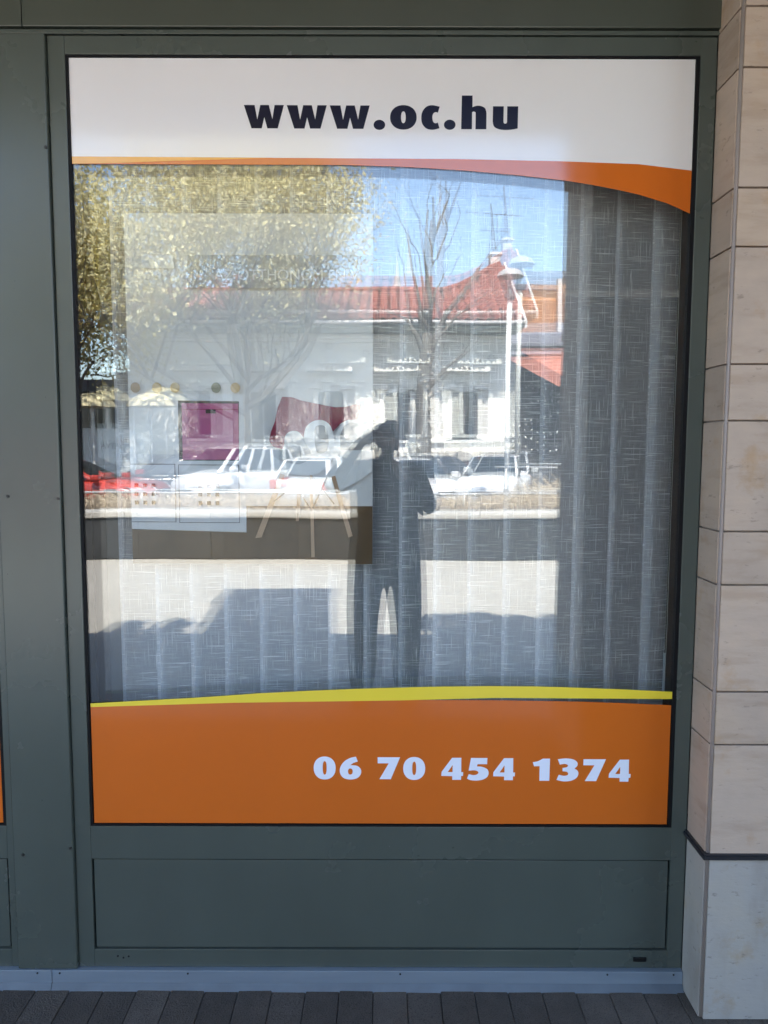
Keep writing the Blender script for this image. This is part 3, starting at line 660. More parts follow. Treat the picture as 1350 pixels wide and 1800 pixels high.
# unseen roof shapes added to throw shadows on the pavement
RT = thing('roof_stair_house', (-1.9, -1.6, 3.4), 'plain rendered stair house rising from the shop roof edge', 'stair house')
XT = 0.36
def rx(x): return x + XT
zt_ = 3.4
MB().box(rx(-1.72), rx(-0.63), -1.9, -1.2, 3.401, 6.45).build('walls', 'render', RT)
MB().box(rx(-1.76), rx(-0.59), -1.94, -1.16, 6.451, 6.52).build('roof', 'slate', RT)
def leaf_blob(root, name, cx, cy, cz, rx_, ry_, rz_, n, size, mat, seed):
    rng = np.random.default_rng(seed)
    d = rng.normal(size=(n, 3)); d /= np.linalg.norm(d, axis=1)[:, None]
    rad = rng.uniform(0.55, 1.0, n) ** 0.5
    p = d * rad[:, None] * np.array([rx_, ry_, rz_]) + np.array([cx, cy, cz])
    return leaf_quads(root, name, p, size, mat, rng)
def leaf_quads(root, name, p, size, mat, rng, aspect=0.55):
    n = len(p); a = rng.normal(size=(n, 3)); a[:, 2] += 0.5; a /= np.linalg.norm(a, axis=1)[:, None]
    b = np.cross(a, rng.normal(size=(n, 3))); b /= np.linalg.norm(b, axis=1)[:, None]
    s = size * np.clip(rng.lognormal(-.05, .42, n), .4, 2.4)[:, None]
    v = np.empty((n, 4, 3)); v[:, 0] = p - a * s; v[:, 1] = p + b * s * aspect; v[:, 2] = p + a * s; v[:, 3] = p - b * s * aspect
    v = v.reshape(-1, 3)
    off = ORG.get(root.name, Vector()) if root else Vector()
    v -= np.array(off)
    me = bpy.data.meshes.new(name); me.vertices.add(4 * n); me.vertices.foreach_set('co', v.ravel())
    me.loops.add(4 * n); me.loops.foreach_set('vertex_index', np.arange(4 * n, dtype=np.int32))
    me.polygons.add(n); me.polygons.foreach_set('loop_start', np.arange(0, 4 * n, 4, dtype=np.int32)); me.polygons.foreach_set('loop_total', np.full(n, 4, dtype=np.int32))
    me.materials.append(M[mat]); me.update(calc_edges=True); me.validate()
    o = bpy.data.objects.new(name, me); COL.objects.link(o)
    if root: o.parent = root
    return o
k = 0
for cx, zz, r, lb in ((-2.02, 4.36, 0.13, 'round clipped roof shrub standing apart, farthest from the stair house'), (-1.66, 4.44, 0.12, 'round clipped roof shrub next to the stair house'),
                      (0.78, 4.86, 0.24, 'first bushy roof shrub at the near end of the roof planter'), (1.12, 4.92, 0.22, 'tallest bushy roof shrub in the roof planter'), (1.45, 4.78, 0.23, 'lower middle shrub of the roof planter'),
                      (1.80, 4.84, 0.24, 'bushy roof shrub at the far end of the roof planter')):
    s_ = thing('roof_shrub', (cx, -1.7, 3.4), lb, 'shrub', 'shrubs on the shop roof')  # unseen clump, added for its ragged shadow
    MB().tube([(cx, -1.7, 3.401), (cx, -1.7, zz)], 0.03, 8).build('trunk', 'bark', s_)
    leaf_blob(s_, 'crown', cx, -1.7, 3.4 + (zz - 3.4) * 0.52, r, 0.25, (zz - 3.4) * 0.5, 420, 0.075, 'hedge', 40 + k); k += 1

# ================================================================== THE PERSON
def make_person():
    V_ = []; E_ = []; Rr = []
    def j(p, r, par=None):
        V_.append(p); Rr.append(r)
        if par is not None: E_.append((par, len(V_) - 1))
        return len(V_) - 1
    Y0 = -2.38
    pel = j((0, Y0, 0.88), 0.145)
    bel = j((0, Y0 + .01, 1.02), 0.145, pel); ch = j((0, Y0, 1.20), 0.160, bel); up = j((0, Y0 - .01, 1.36), 0.150, ch)
    nk = j((0, Y0 + .0, 1.455), 0.070, up); nk2 = j((0.0, Y0 + .03, 1.50), 0.056, nk)
    hd = j((0.0, Y0 + .055, 1.565), 0.078, nk2); hd2 = j((0.0, Y0 + .05, 1.625), 0.083, hd); j((0.0, Y0 + .045, 1.662), 0.058, hd2)
    for s in (-1, 1):
        hp = j((s * 0.115, Y0, 0.80), 0.130, pel)
        kn = j((s * (0.135), Y0 + .02, 0.47), 0.102, hp) if s < 0 else j((s * 0.135, Y0 + .02, 0.47), 0.102, hp)
        cf = j((s * 0.135, Y0 - .02, 0.33), 0.100, kn); an = j((s * 0.135, Y0, 0.11), 0.085, cf)
        hl = j((s * 0.145, Y0 + .03, 0.05), 0.045, an); j((s * 0.165, Y0 + .17, 0.035), 0.036, hl)
    def arm(s, sh_, el, wr, palm, fdir, curl, side):
        a = j(sh_, 0.092, up); e = j(el, 0.066, a); m_ = j(tuple(0.5 * (Vector(el) + Vector(wr))), 0.045, e); w_r = j(wr, 0.030, m_)
        pm_ = j(palm, 0.028, w_r)
        f = Vector(fdir).normalized(); sd_ = Vector(side).normalized(); cu_ = Vector(curl).normalized()
        for i, ln in enumerate((0.066, 0.075, 0.070, 0.054)):
            base = Vector(palm) + sd_ * (0.018 * (i - 1.5)) + f * 0.028
            q = j(tuple(base), 0.0095, pm_)
            q = j(tuple(base + f * ln * 0.5 + cu_ * ln * 0.15), 0.0085, q)
            j(tuple(base + f * ln * 0.72 + cu_ * ln * 0.55), 0.0075, q)
        tb = Vector(palm) - sd_ * 0.034 - f * 0.004
        q = j(tuple(tb), 0.011, pm_); j(tuple(tb + f * 0.035 - sd_ * 0.012 + cu_ * .012), 0.009, q)
    # left arm lifted, hand by the top of the phone; right arm bent, holding it from below
    arm(-1, (-0.185, Y0 + .01, 1.395), (-0.315, Y0 + .13, 1.335), (-0.135, -2.135, 1.585), (-0.088, -2.085, 1.615), (0.8, 0.25, 0.35), (0.3, 0.3, -0.9), (0.2, -0.5, 0.8))
    arm(1, (0.185, Y0 + .01, 1.395), (0.262, Y0 + .08, 1.18), (0.095, -2.10, 1.40), (0.058, -2.065, 1.455), (-0.45, 0.05, 0.9), (-0.9, 0.2, 0.1), (0.0, 1.0, 0.1))
    me = bpy.data.meshes.new('person'); me.from_pydata(V_, E_, [])
    o = bpy.data.objects.new('tmp', me); COL.objects.link(o)
    sk = o.modifiers.new('s', 'SKIN'); sk.use_smooth_shade = True
    sv = me.skin_vertices[0].data
    flatt = {0: (0.205, 0.140), 1: (0.215, 0.145), 2: (0.225, 0.15), 3: (0.215, 0.12)}
    for i, r in enumerate(Rr): sv[i].radius = flatt.get(i, (r, r)); sv[i].use_root = (i == 0)
    sv[6].radius = (0.072, 0.088); sv[7].radius = (0.077, 0.095); sv[8].radius = (0.055, 0.065)
    ss = o.modifiers.new('u', 'SUBSURF'); ss.levels = 2; ss.render_levels = 2
    dg = bpy.context.evaluated_depsgraph_get(); m2 = bpy.data.meshes.new_from_object(o.evaluated_get(dg))
    bpy.data.objects.remove(o)
    for q in ('jacket', 'trousers', 'skin', 'shoes'): m2.materials.append(M[q])
    palms = [Vector((-0.088, -2.085, 1.615)), Vector((0.058, -2.065, 1.455))]
    for p in m2.polygons:
        c = p.center; p.use_smooth = True
        if c.z > 1.485 and abs(c.x) < 0.10 and c.y < -2.22: mi = 2
        elif min((c - q).length for q in palms) < 0.105 and c.y > -2.16: mi = 2
        elif c.z < 0.085: mi = 3
        elif c.z < 0.90: mi = 1
        else: mi = 0
        p.material_index = mi
    m2.name = 'person'
    body = bpy.data.objects.new('person', m2); COL.objects.link(body)
    tag(body, 'person in dark jacket and trousers photographing the window with raised arm', 'person')
    # hair, eyes, nose, mouth and ears in the head's own place
    hx, hy, hz = 0.0, Y0 + .05, 1.615
    mb = MB(); prof = []
    K = 20
    for i in range(9):
        t = i / 8 * math.pi * 0.56
        for a in range(K):
            an = a / K * math.tau
            rr = 1 + 0.03 * math.sin(an * 5 + i)
            mb.v.append((hx + 0.085 * math.sin(t) * math.cos(an) * rr, hy - 0.012 + 0.102 * math.sin(t) * math.sin(an) * rr * (0.93 if math.sin(an) > 0 else 1.0), hz - 0.005 + 0.088 * math.cos(t) * rr - (0.03 * t if math.sin(an) < 0.2 else -0.012 * t)))
    for i in range(8):
        for a in range(K): mb.f.append((i * K + a, i * K + (a + 1) % K, (i + 1) * K + (a + 1) % K, (i + 1) * K + a)); mb.m.append(0)
    mb.build('hair', 'hair', body, smooth=True)
    for s in (-1, 1):
        MB().lathe((s * 0.078, hy + .0, hz - .03), [(0.001, -.03), (0.012, -.02), (0.015, 0), (0.013, .02), (0.001, .03)], 10).build('ear', 'skin', body, smooth=True)
        MB().lathe((s * 0.030, hy + .087, hz - .012), [(0.001, -.008), (0.009, -.004), (0.010, 0), (0.009, .004), (0.001, .008)], 10).build('eye', 'plastic', body, smooth=True)
    MB().tube([(0, hy + .085, hz - .005), (0, hy + .105, hz - .042), (0, hy + .088, hz - .050)], [0.007, 0.014, 0.010], 8).build('nose', 'skin', body, smooth=True)
    MB().box(-.024, .024, hy + .080, hy + .094, hz - .079, hz - .071).build('mouth', pmat('lips', (0.26, 0.10, 0.09), 0.5), body, bevel=0.003)
    return body
make_person()
PH = thing('phone', (0.004, -2.024, 1.5), 'black phone held up in front of the face', 'phone')
MB().box(-0.033, 0.041, -2.029, -2.021, 1.418, 1.566).build('body', 'phone', PH, bevel=0.004, seg=3)
MB().tube([(-0.019, -2.0208, 1.545), (-0.019, -2.0190, 1.545)], 0.007, 14).build('lens', 'win_dark', PH)

# ================================================================== ACROSS THE STREET
# planter wall with a pale coping and dry twiggy shrubs
PW = thing('planter_wall', (0, -8.4, 0), 'long low planter wall of dark stone with pale coping along the pavement', 'planter')
MB().box(-12, 12, -10.9, -8.18, -0.2, 0.60).build('core', 'grout', PW)
for i in range(20):
    MB().box(-12 + i * 1.2 + .004, -12 + (i + 1) * 1.2 - .004, -8.18, -8.12, 0.005, 0.575).build('stone_panel', 'basalt', PW, bevel=0.004)
for i in range(20):
    MB().box(-12 + i * 1.2 + .004, -12 + (i + 1) * 1.2 - .004, -8.62, -8.09, 0.576, 0.655 + random.uniform(-.003, .003)).build('coping_stone', 'kerb', PW, bevel=0.012)
for i in range(20):
    MB().box(-12 + i * 1.2 + .004, -12 + (i + 1) * 1.2 - .004, -11.2, -10.9, 0.3, 0.62).build('coping_stone', 'kerb', PW, bevel=0.012)
MB().box(-12, 12, -10.9, -8.62, 0.60, 0.625).build('earth', 'earth', PW)
def twigs(name, n, x0, x1, y0, y1, z0, h, seed, lean=0.5):
    rng = random.Random(seed); mb = MB()
    for _ in range(n):
        x = rng.uniform(x0, x1); y = rng.uniform(y0, y1); L = h * rng.uniform(0.5, 1.5); a = rng.uniform(0, math.tau); ln = L * rng.uniform(0.2, 1.3) * lean * 2
        p0 = Vector((x, y, z0)); p2 = p0 + Vector((math.cos(a) * ln, math.sin(a) * ln * 0.6, L * rng.uniform(0.25, 1))); p1 = (p0 + p2) / 2 + Vector((0, 0, L * 0.35))
        r = rng.uniform(.003, .0075)
        mb.tube([p0, p1, p2], [r, r * .8, r * .4], 3, cap=False)
    return mb.build(name, 'straw')
tag(twigs('dry_undergrowth', 5200, -9, 5.5, -10.8, -8.66, 0.62, 0.17, 5), 'dry straw coloured twigs and creeping stems filling the planter', 'undergrowth', kind='stuff')
def railing(x0, x1, y, z0, z1, label, step=1.8, r=0.022):
    rl = thing('railing', ((x0 + x1) / 2, y, z0), label, 'railing')
    MB().tube([(x0, y, z1), (x1, y, z1)], r, 10).build('top_rail', 'rail', rl, smooth=True)
    n = int((x1 - x0) / step)
    for i in range(n + 1):
        x = x0 + .2 + i * step
        if x < x1: MB().tube([(x, y, z0), (x, y, z1)], r * .8, 8).build('post', 'rail', rl, smooth=True)
    return rl
railing(-11, 5.6, -8.85, 0.62, 0.885, 'long low white tubular rail running along the planter', 2.4, 0.018)
railing(1.95, 5.5, -11.0, 0.62, 1.22, 'shorter taller rail at right behind the twiggy mound', 1.6, 0.02)
SB = thing('dry_shrub', (3.0, -10.2, 0.6), 'tangled bare brown shrub mound by the lamp pole', 'shrub')
rng = random.Random(8); mb = MB()
for _ in range(900):
    a = rng.uniform(0, math.tau); e = rng.uniform(0.05, 1.1); L = rng.uniform(.2, .62)
    p0 = Vector((rng.uniform(2.2, 4.3), rng.uniform(-10.7, -9.6), .62)); d = Vector((math.cos(a) * math.cos(e) * 1.1, math.sin(a) * math.cos(e), math.sin(e)))
    mb.tube([p0, p0 + d * L * .6 + Vector((0, 0, .07)), p0 + d * L], [.006, .004, .002], 3, cap=False)
mb.build('stems', 'straw', SB)

# parked cars
def make_car(name, loc, rz, label, L=4.1, Wd=1.78, H=1.48, paint='car_white', nose=0.98, belt=0.92, hood=0.95, kind='hatch'):
    c = thing(name, (0, 0, 0), label, 'car', 'cars parked along the far kerb')
    hw = Wd / 2
    st = [(-L / 2, .86, .30, .60, belt - .12), (-L / 2 + .05, .93, .24, .62, belt - .02), (-L / 2 + .35, .985, .20, .6, belt), (-L * .2, 1, .19, .58, belt), (L * .12, 1, .19, .56, belt - .01), (L / 2 - 1.05, .99, .19, .56, hood - .03),
          (L / 2 - .45, .965, .20, .54, hood - .13), (L / 2 - .12, .90, .22, .50, hood - .26), (L / 2, .78, .27, .46, hood - .38)]
    if kind == 'van': st = [(x, a, b, d, e if x < L * .2 else e + .04) for x, a, b, d, e in st]
    mb = MB(); rows = []
    for x, k, zl, zm, ztp in st:
        y = hw * k
        sec = [(0, zl), (y * .86, zl), (y * .97, zl + .10), (y, zm), (y * .985, ztp - .10), (y * .91, ztp - .015), (y * .55, ztp + .022), (0, ztp + .03)]
        sec = sec + [(-a, b) for a, b in sec[-2:0:-1]]
        rows.append([(x, a, b) for a, b in sec])
    K = len(rows[0])
    for r in rows: mb.v += r
    for i in range(len(rows) - 1):
        for q in range(K): mb.f.append((i * K + q, i * K + (q + 1) % K, (i + 1) * K + (q + 1) % K, (i + 1) * K + q)); mb.m.append(0)
    mb.f.append(tuple(range(K))[::-1]); mb.f.append(tuple(range((len(rows) - 1) * K, len(rows) * K))); mb.m += [0, 0]
    bo = mb.build('body', paint, c, smooth=True)
    bo.modifiers.new('s', 'SUBSURF').levels = 1
    # greenhouse: roof, pillars and glass
    if kind == 'hatch': xs = (-L / 2 + .12, -L / 2 + .62, L * .06, L * .26)
    elif kind == 'van': xs = (-L / 2 + .05, -L / 2 + .25, L * .16, L * .36)
    else: xs = (-L / 2 + .55, -L * .18, L * .02, L * .25)
    zb_ = belt - .03; zt2 = H
    sins = .17 if kind == 'coupe' else .07
    yb, yt = hw * .90, hw * .70
    c8 = [(xs[0], -yb, zb_), (xs[3], -yb, zb_), (xs[3] - .05, yb, zb_), (xs[0], yb, zb_), (xs[1], -yt, zt2 - .04), (xs[2], -yt, zt2 - .04), (xs[2], yt, zt2 - .04), (xs[1], yt, zt2 - .04)]
    c8[2] = (xs[3], yb, zb_)
    g = MB().add(c8, [(0, 3, 2, 1), (4, 5, 6, 7), (0, 1, 5, 4), (1, 2, 6, 5), (2, 3, 7, 6), (3, 0, 4, 7)])
    g.build('cabin', paint, c, bevel=0.09, smooth=True, seg=4)
    rf = MB(); rf.add([(xs[1] + .05, -yt * .85, zt2 - .03), (xs[2] - .05, -yt * .85, zt2 - .03), (xs[2] - .05, yt * .85, zt2 - .03), (xs[1] + .05, yt * .85, zt2 - .03), (xs[1] + .2, -yt * .6, zt2), (xs[2] - .2, -yt * .6, zt2), (xs[2] - .2, yt * .6, zt2), (xs[1] + .2, yt * .6, zt2)],
                   [(4, 5, 6, 7), (0, 1, 5, 4), (1, 2, 6, 5), (2, 3, 7, 6), (3, 0, 4, 7)]); rf.build('roof', paint, c, smooth=True)
    def quad(a, b, c_, d, ins, off):
        a, b, c_, d = map(Vector, (a, b, c_, d)); n_ = (b - a).cross(d - a).normalized(); cen = (a + b + c_ + d) / 4
        return [tuple(p + (cen - p) * ins + n_ * off) for p in (a, b, c_, d)]
    def pane(nm, pts, ins=.10, off=.008):
        q = quad(*pts, ins, off); q2 = quad(*pts, ins, off - .02)
        MB().add(q + q2, [(0, 1, 2, 3), (7, 6, 5, 4), (0, 4, 5, 1), (1, 5, 6, 2), (2, 6, 7, 3), (3, 7, 4, 0)]).build(nm, 'carglass', c)
    pane('windscreen', (c8[1], c8[2], c8[6], c8[5])); pane('rear_window', (c8[3], c8[0], c8[4], c8[7]), .16)
    for s in (0, 1):
        a, b, t1, t2 = (c8[0], c8[1], c8[5], c8[4]) if s == 0 else (c8[3], c8[2], c8[6], c8[7])
        A, Bv, T1, T2 = map(Vector, (a, b, t1, t2))
        for f0, f1 in (((0.05, 0.34), (0.37, 0.66), (0.69, 0.97)) if kind != 'coupe' else ((0.06, .40), (.44, .95))):
            pts = [A.lerp(Bv, f0), A.lerp(Bv, f1), T2.lerp(T1, f1), T2.lerp(T1, f0)]
            if s: pts = [pts[1], pts[0], pts[3], pts[2]]
            pane('side_window', pts, sins)
    for sx in (-1, 1):
        for s in (-1, 1):
            x = sx * L * .315 + (.03 if sx > 0 else -.02); y = s * (hw - .11)
            MB().tube([(x, y - .105, .31), (x, y + .105, .31)], .315, 20).build('tyre', 'tyre', c, smooth=False)
            MB().tube([(x, y + s * .09, .31), (x, y + s * .112, .31)], .2, 16).build('rim', 'rim', c)
            MB().tube([(x, s * (hw - .06), .33), (x, s * (hw + .004), .33)], .36, 20).build('wheel_arch', 'car_trim', c)
    xf = L / 2
    for s in (-1, 1):
        MB().add([(xf - .02, s * hw * .45, .56), (xf - .20, s * hw * .90, .60), (xf - .34, s * hw * .93, .73), (xf - .10, s * hw * .52, .66), (xf - .20, s * hw * .45, .56), (xf - .38, s * hw * .80, .60), (xf - .50, s * hw * .82, .72), (xf - .26, s * hw * .5, .66)],
                 [(0, 1, 2, 3), (7, 6, 5, 4), (0, 4, 5, 1), (1, 5, 6, 2), (2, 6, 7, 3), (3, 7, 4, 0)]).build('headlight', 'headlight', c, bevel=.012)
        MB().box(-xf - .005, -xf + .16, s * hw * .80 - .10, s * hw * .80 + .09, .66, .90).build('tail_light', 'taillight', c, bevel=.03)
        MB().box(L * .22, L * .27, s * (hw + .05) - .10, s * (hw + .05) + .10, belt + .0, belt + .13).build('mirror', paint, c, bevel=.035, seg=3)
        for k_ in (-.02, .24):
            MB().box(-L * k_ - .06, -L * k_ + .08, s * (hw * 1.0 - .01) - .012, s * (hw * 1.0 - .01) + .012, belt - .16, belt - .13).build('door_handle', paint, c, bevel=.005)
    MB().box(xf - .06, xf + .012, -hw * .40, hw * .40, .47, .60).build('grille', 'car_trim', c, bevel=.02)
    MB().box(xf - .06, xf + .016, -hw * .62, hw * .62, .25, .38).build('lower_grille', 'car_trim', c, bevel=.02)
    MB().box(xf + .01, xf + .026, -.26, .26, .385, .475).build('number_plate', 'plate', c)
    MB().box(-xf - .02, -xf - .005, -.26, .26, .50, .60).build('number_plate', 'plate', c)
    c.location = loc; c.rotation_euler = (0, 0, rz)
    return c
def face(dx, dy): return math.atan2(dy, dx)
Zr = -0.16
make_car('parked_car', (3.15, -18.9, Zr), face(-.30, .95), 'white compact SUV with grille facing the shop, parked beside the lamp pole', L=3.9, Wd=1.76, H=1.55, belt=.98, hood=1.02)
make_car('parked_car', (0.75, -19.0, Zr), face(.50, .86), 'white hatchback facing the shop, parked beside the pollarded tree', L=4.0, Wd=1.76, H=1.47)
make_car('parked_car', (-1.7, -18.4, Zr), face(.22, -.97), 'white hatchback parked tail to the street with red rear lights', L=4.0, Wd=1.78, H=1.47)
make_car('parked_car', (-4.25, -19.2, Zr), face(-.62, .78), 'white van-like family car with tall side windows', L=3.7, Wd=1.7, H=1.74, belt=1.04, hood=1.06, kind='van')
make_car('parked_car', (-8.1, -17.0, Zr), face(.998, .06), 'low red coupe with sloping windscreen at left', L=4.3, Wd=1.8, H=1.40, paint='car_red', belt=.90, hood=.90, kind='coupe')
make_car('parked_car', (-6.2, -19.6, Zr), face(-.95, .2), 'dark estate car standing behind the red coupe', L=4.4, Wd=1.8, H=1.47, paint='car_dark')
make_car('parked_car', (2.1, -22.3, Zr), face(.98, .1), 'dark hatchback behind the two white front-facing cars', L=4.3, Wd=1.8, H=1.50, paint='car_dark')
make_car('parked_car', (-5.6, -22.4, Zr), face(.98, -.05), 'grey-blue car by the villa wall at left', L=4.2, Wd=1.8, H=1.48, paint='car_blue')

# ------------------------------------------------------------------ the villa
VL = thing('villa', (-2.2, -26, -0.12), 'long cream one-storey villa with red tiled roof and stucco framed windows', 'building')
x0v, x1v, yv = -9.4, 4.35, -24.0
MB().box(x0v, x1v, -31, yv - .25, -0.12, 5.55).build('wall_body', 'facade', VL)
wins = [2.80, 0.48, -1.88, -4.22, -6.56]
# facade as pieces between the openings
xs_ = [x1v]
for cx in wins: xs_ += [cx + .44, cx - .44]
xs_.append(x0v)
for i in range(0, len(xs_), 2): MB().box(xs_[i + 1], xs_[i], yv - .25, yv, 1.83, 3.52).build('wall_pier', 'facade', VL)
MB().box(x0v, x1v, yv - .25, yv, 3.52, 5.55).build('wall_band', 'facade', VL)
MB().box(x0v, x1v, yv - .25, yv, 1.45, 1.83).build('wall_band', 'facade', VL)
MB().box(x0v, x1v, yv, yv + .10, 1.76, 1.86).build('sill_band', 'stucco', VL, bevel=.01)
MB().box(x0v, x1v, yv - .2, yv + .06, -.12, 1.12).build('low_wall', 'brick_low', VL)
xx = x0v
random.seed(4)
while xx < x1v - .2:
    wd = min(random.uniform(.5, .8), x1v - xx); MB().box(xx + .012, xx + wd - .012, yv - .2, yv + .10 + random.uniform(-.015, .015), 1.13, 1.44).build('plinth_stone', 'plinth', VL, bevel=.02); xx += wd
for cx in wins:
    wn = MB().box(cx - .44, cx + .44, yv - .19, yv - .15, 1.83, 3.52).build('window', 'win_dark', VL)
    for q in (MB().box(cx - .44, cx - .38, yv - .149, yv - .08, 1.83, 3.52), MB().box(cx + .38, cx + .44, yv - .149, yv - .08, 1.83, 3.52), MB().box(cx - .025, cx + .025, yv - .149, yv - .09, 1.83, 3.52), MB().box(cx - .379, cx - .026, yv - .149, yv - .09, 2.95, 3.00), MB().box(cx + .026, cx + .379, yv - .149, yv - .09, 2.95, 3.00)):
        q.build('window_frame', 'win_frame', wn)
    for s in (-1, 1):
        px = cx + s * .53
        mb = MB(); mb.box(px - .075, px + .075, yv + .001, yv + .09, 1.97, 3.42); mb.box(px - .10, px + .10, yv + .001, yv + .12, 1.861, 1.97); mb.box(px - .10, px + .10, yv + .001, yv + .13, 3.42, 3.50); mb.box(px - .12, px + .12, yv + .001, yv + .15, 3.50, 3.56)
        mb.build('pilaster_trim', 'stucco', VL, bevel=.008)
        mb = MB(); mb.prism([(px - .22, 3.60), (px + .22, 3.60), (px + .22, 3.66), (px + .12, 3.76), (px - .12, 3.76), (px - .22, 3.66)], yv + .001, yv + .30); mb.box(px - .05, px + .05, yv + .001, yv + .12, 3.77, 3.92)
        mb.build('console_bracket', 'stucco', VL, bevel=.01)
    MB().box(cx - .44, cx + .44, yv + .001, yv + .06, 3.53, 3.60).build('lintel_trim', 'stucco', VL)
    MB().box(cx - .80, cx + .80, yv + .001, yv + .66, 4.18, 4.235).build('hood_mould', 'stucco', VL, bevel=.01)
    orn = MB()
    for ox, rr in ((-.72, .10), (-.55, .05), (-.35, .06), (-.12, .09), (0, .15), (.12, .09), (.35, .06), (.55, .05), (.72, .12)):
        orn.prism([(cx + ox + rr * math.cos(t / 10 * math.pi) * (1 + .25 * math.cos(t * 2.4)), 4.236 + rr * 1.25 * math.sin(t / 10 * math.pi) * (1 + .2 * math.sin(t * 3))) for t in range(11)], yv + .50, yv + .64)
    orn.build('crest_ornament', 'stucco', VL)
for px, pz in ((0.55, 5.12), (2.65, 5.12), (-1.9, 5.12), (-.6, 4.86), (1.7, 4.84), (3.75, 4.72), (-4.2, 5.1), (-3.1, 4.85)):
    mb = MB()
    for t in range(8):
        a = t / 8 * math.tau; mb.lathe((px + .11 * math.cos(a), yv + .015, pz + .11 * math.sin(a)), [(.001, -.03), (.03, -.01), (.03, .01), (.001, .03)], 6)
    mb.build('rosette', 'metal_dark', VL)
# eaves, gutter, roof
MB().box(x0v - .1, x1v + .25, yv - .25, yv + 1.34, 5.551, 5.66).build('eaves_soffit', 'stucco_dark', VL)
MB().box(x0v, x1v + .02, yv + .001, yv + .35, 5.33, 5.45).build('cornice', 'stucco', VL, bevel=.02)
MB().box(x0v, x1v + .02, yv + .001, yv + .22, 5.23, 5.329).build('cornice_lower', 'stucco', VL)
MB().tube([(x0v - .1, yv + 1.40, 5.70), (x1v + .25, yv + 1.40, 5.70)], .065, 10).build('gutter', 'verge', VL, smooth=True)
def ridge(x):
    t = min(max((x - 2.2) / 2.1, 0), 1); return 7.68 + 0.98 * t ** 1.5
ye, yr, ze = yv + 1.38, -27.4, 5.72
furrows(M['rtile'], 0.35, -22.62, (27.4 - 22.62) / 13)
nu = int((4.62 - (-9.5)) / .05); nc = 13; vs = []; fs = []
for j in range(nc):
    for e in (0, 1):
        t = (j + e) / nc
        for i in range(nu + 1):
            x = -9.5 + i * .05; rz_ = ridge(x); ph = (i % 7) / 7.0
            z = ze + (rz_ - ze) * t + .055 * math.cos(ph * math.tau) + (0.075 if e == 0 else 0.0) + 0.006 * math.sin(i * 1.7 + j * 3)
            vs.append((x - max(0, x - 4.2) * 0, ye + (yr - ye) * t, z))
for j in range(nc * 2 - 1):
    for i in range(nu):
        a = j * (nu + 1) + i; fs.append((a, a + 1, a + nu + 2, a + nu + 1))
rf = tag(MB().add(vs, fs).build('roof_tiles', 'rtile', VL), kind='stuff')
mb = MB(); rxs = [-9.5, 2.2, 2.7, 3.2, 3.7, 4.2, 4.62]
for a_, b_ in zip(rxs[:-1], rxs[1:]): mb.add([(a_, yr, ridge(a_)), (b_, yr, ridge(b_)), (b_, -31.4, 5.6), (a_, -31.4, 5.6)], [(0, 1, 2, 3)])
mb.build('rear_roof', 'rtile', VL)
mb = MB(); px_ = [(-9.5 + q * .35) for q in range(41)]
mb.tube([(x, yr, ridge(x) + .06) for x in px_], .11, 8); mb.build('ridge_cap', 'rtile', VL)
MB().add([(4.60, ye, ze + .03), (4.68, ye, ze + .03), (4.68, yr, ridge(4.6) + .12), (4.60, yr, ridge(4.6) + .12), (4.60, ye, ze - .2), (4.68, ye, ze - .2), (4.68, yr, ridge(4.6) - .15), (4.60, yr, ridge(4.6) - .15)],
         [(0, 1, 2, 3), (7, 6, 5, 4), (0, 4, 5, 1), (1, 5, 6, 2), (2, 6, 7, 3), (3, 7, 4, 0)]).build('verge', 'verge', VL)
MB().add([(4.36, -31, 5.56), (4.36, yv, 5.56), (4.36, yr, 8.4), (4.5, -31, 5.56), (4.5, yv, 5.56), (4.5, yr, 8.4)], [(0, 1, 2), (5, 4, 3), (0, 3, 4, 1), (1, 4, 5, 2), (2, 5, 3, 0)]).build('gable', 'facade', VL)
ch = MB().box(4.12, 4.50, -28.0, -27.5, 8.0, 9.10).build('chimney', 'chimney', VL, bevel=.02)
MB().box(4.06, 4.56, -28.06, -27.44, 9.101, 9.20).build('chimney_cap', 'chimney', ch)
AN = thing('roof_antenna', (4.3, -27.75, 9.2), 'tall lattice antenna mast with crossbars standing on the chimney', 'antenna')
mb = MB(); mb.tube([(4.36, -27.7, 9.201), (4.14, -27.7, 11.1)], .03, 6); mb.tube([(4.24, -27.7, 9.201), (4.12, -27.7, 11.1)], .018, 5)
for i in range(10):
    t = i / 10; mb.tube([(4.24 - .11 * t, -27.7, 9.22 + 1.6 * t), (4.36 - .20 * (t + .05), -27.7, 9.32 + 1.6 * t)], .018, 4)
mb.tube([(4.42, -27.8, 9.201), (4.40, -27.8, 10.75)], .016, 5)
mb.build('mast', 'metal_dark', AN)
for xa_, xb_, za_, zb__ in ((3.15, 5.35, 10.78, 10.66), (3.7, 4.9, 10.1, 10.05)):
    MB().tube([(xa_, -27.75, za_), (xb_, -27.75, zb__)], .014, 5).build('crossbar', 'metal_dark', AN)
for q in range(8): MB().tube([(3.2 + q * .3, -28.0, 10.79 - .016 * q), (3.2 + q * .3, -27.45, 10.79 - .016 * q)], .008, 4).build('element', 'metal_dark', AN)

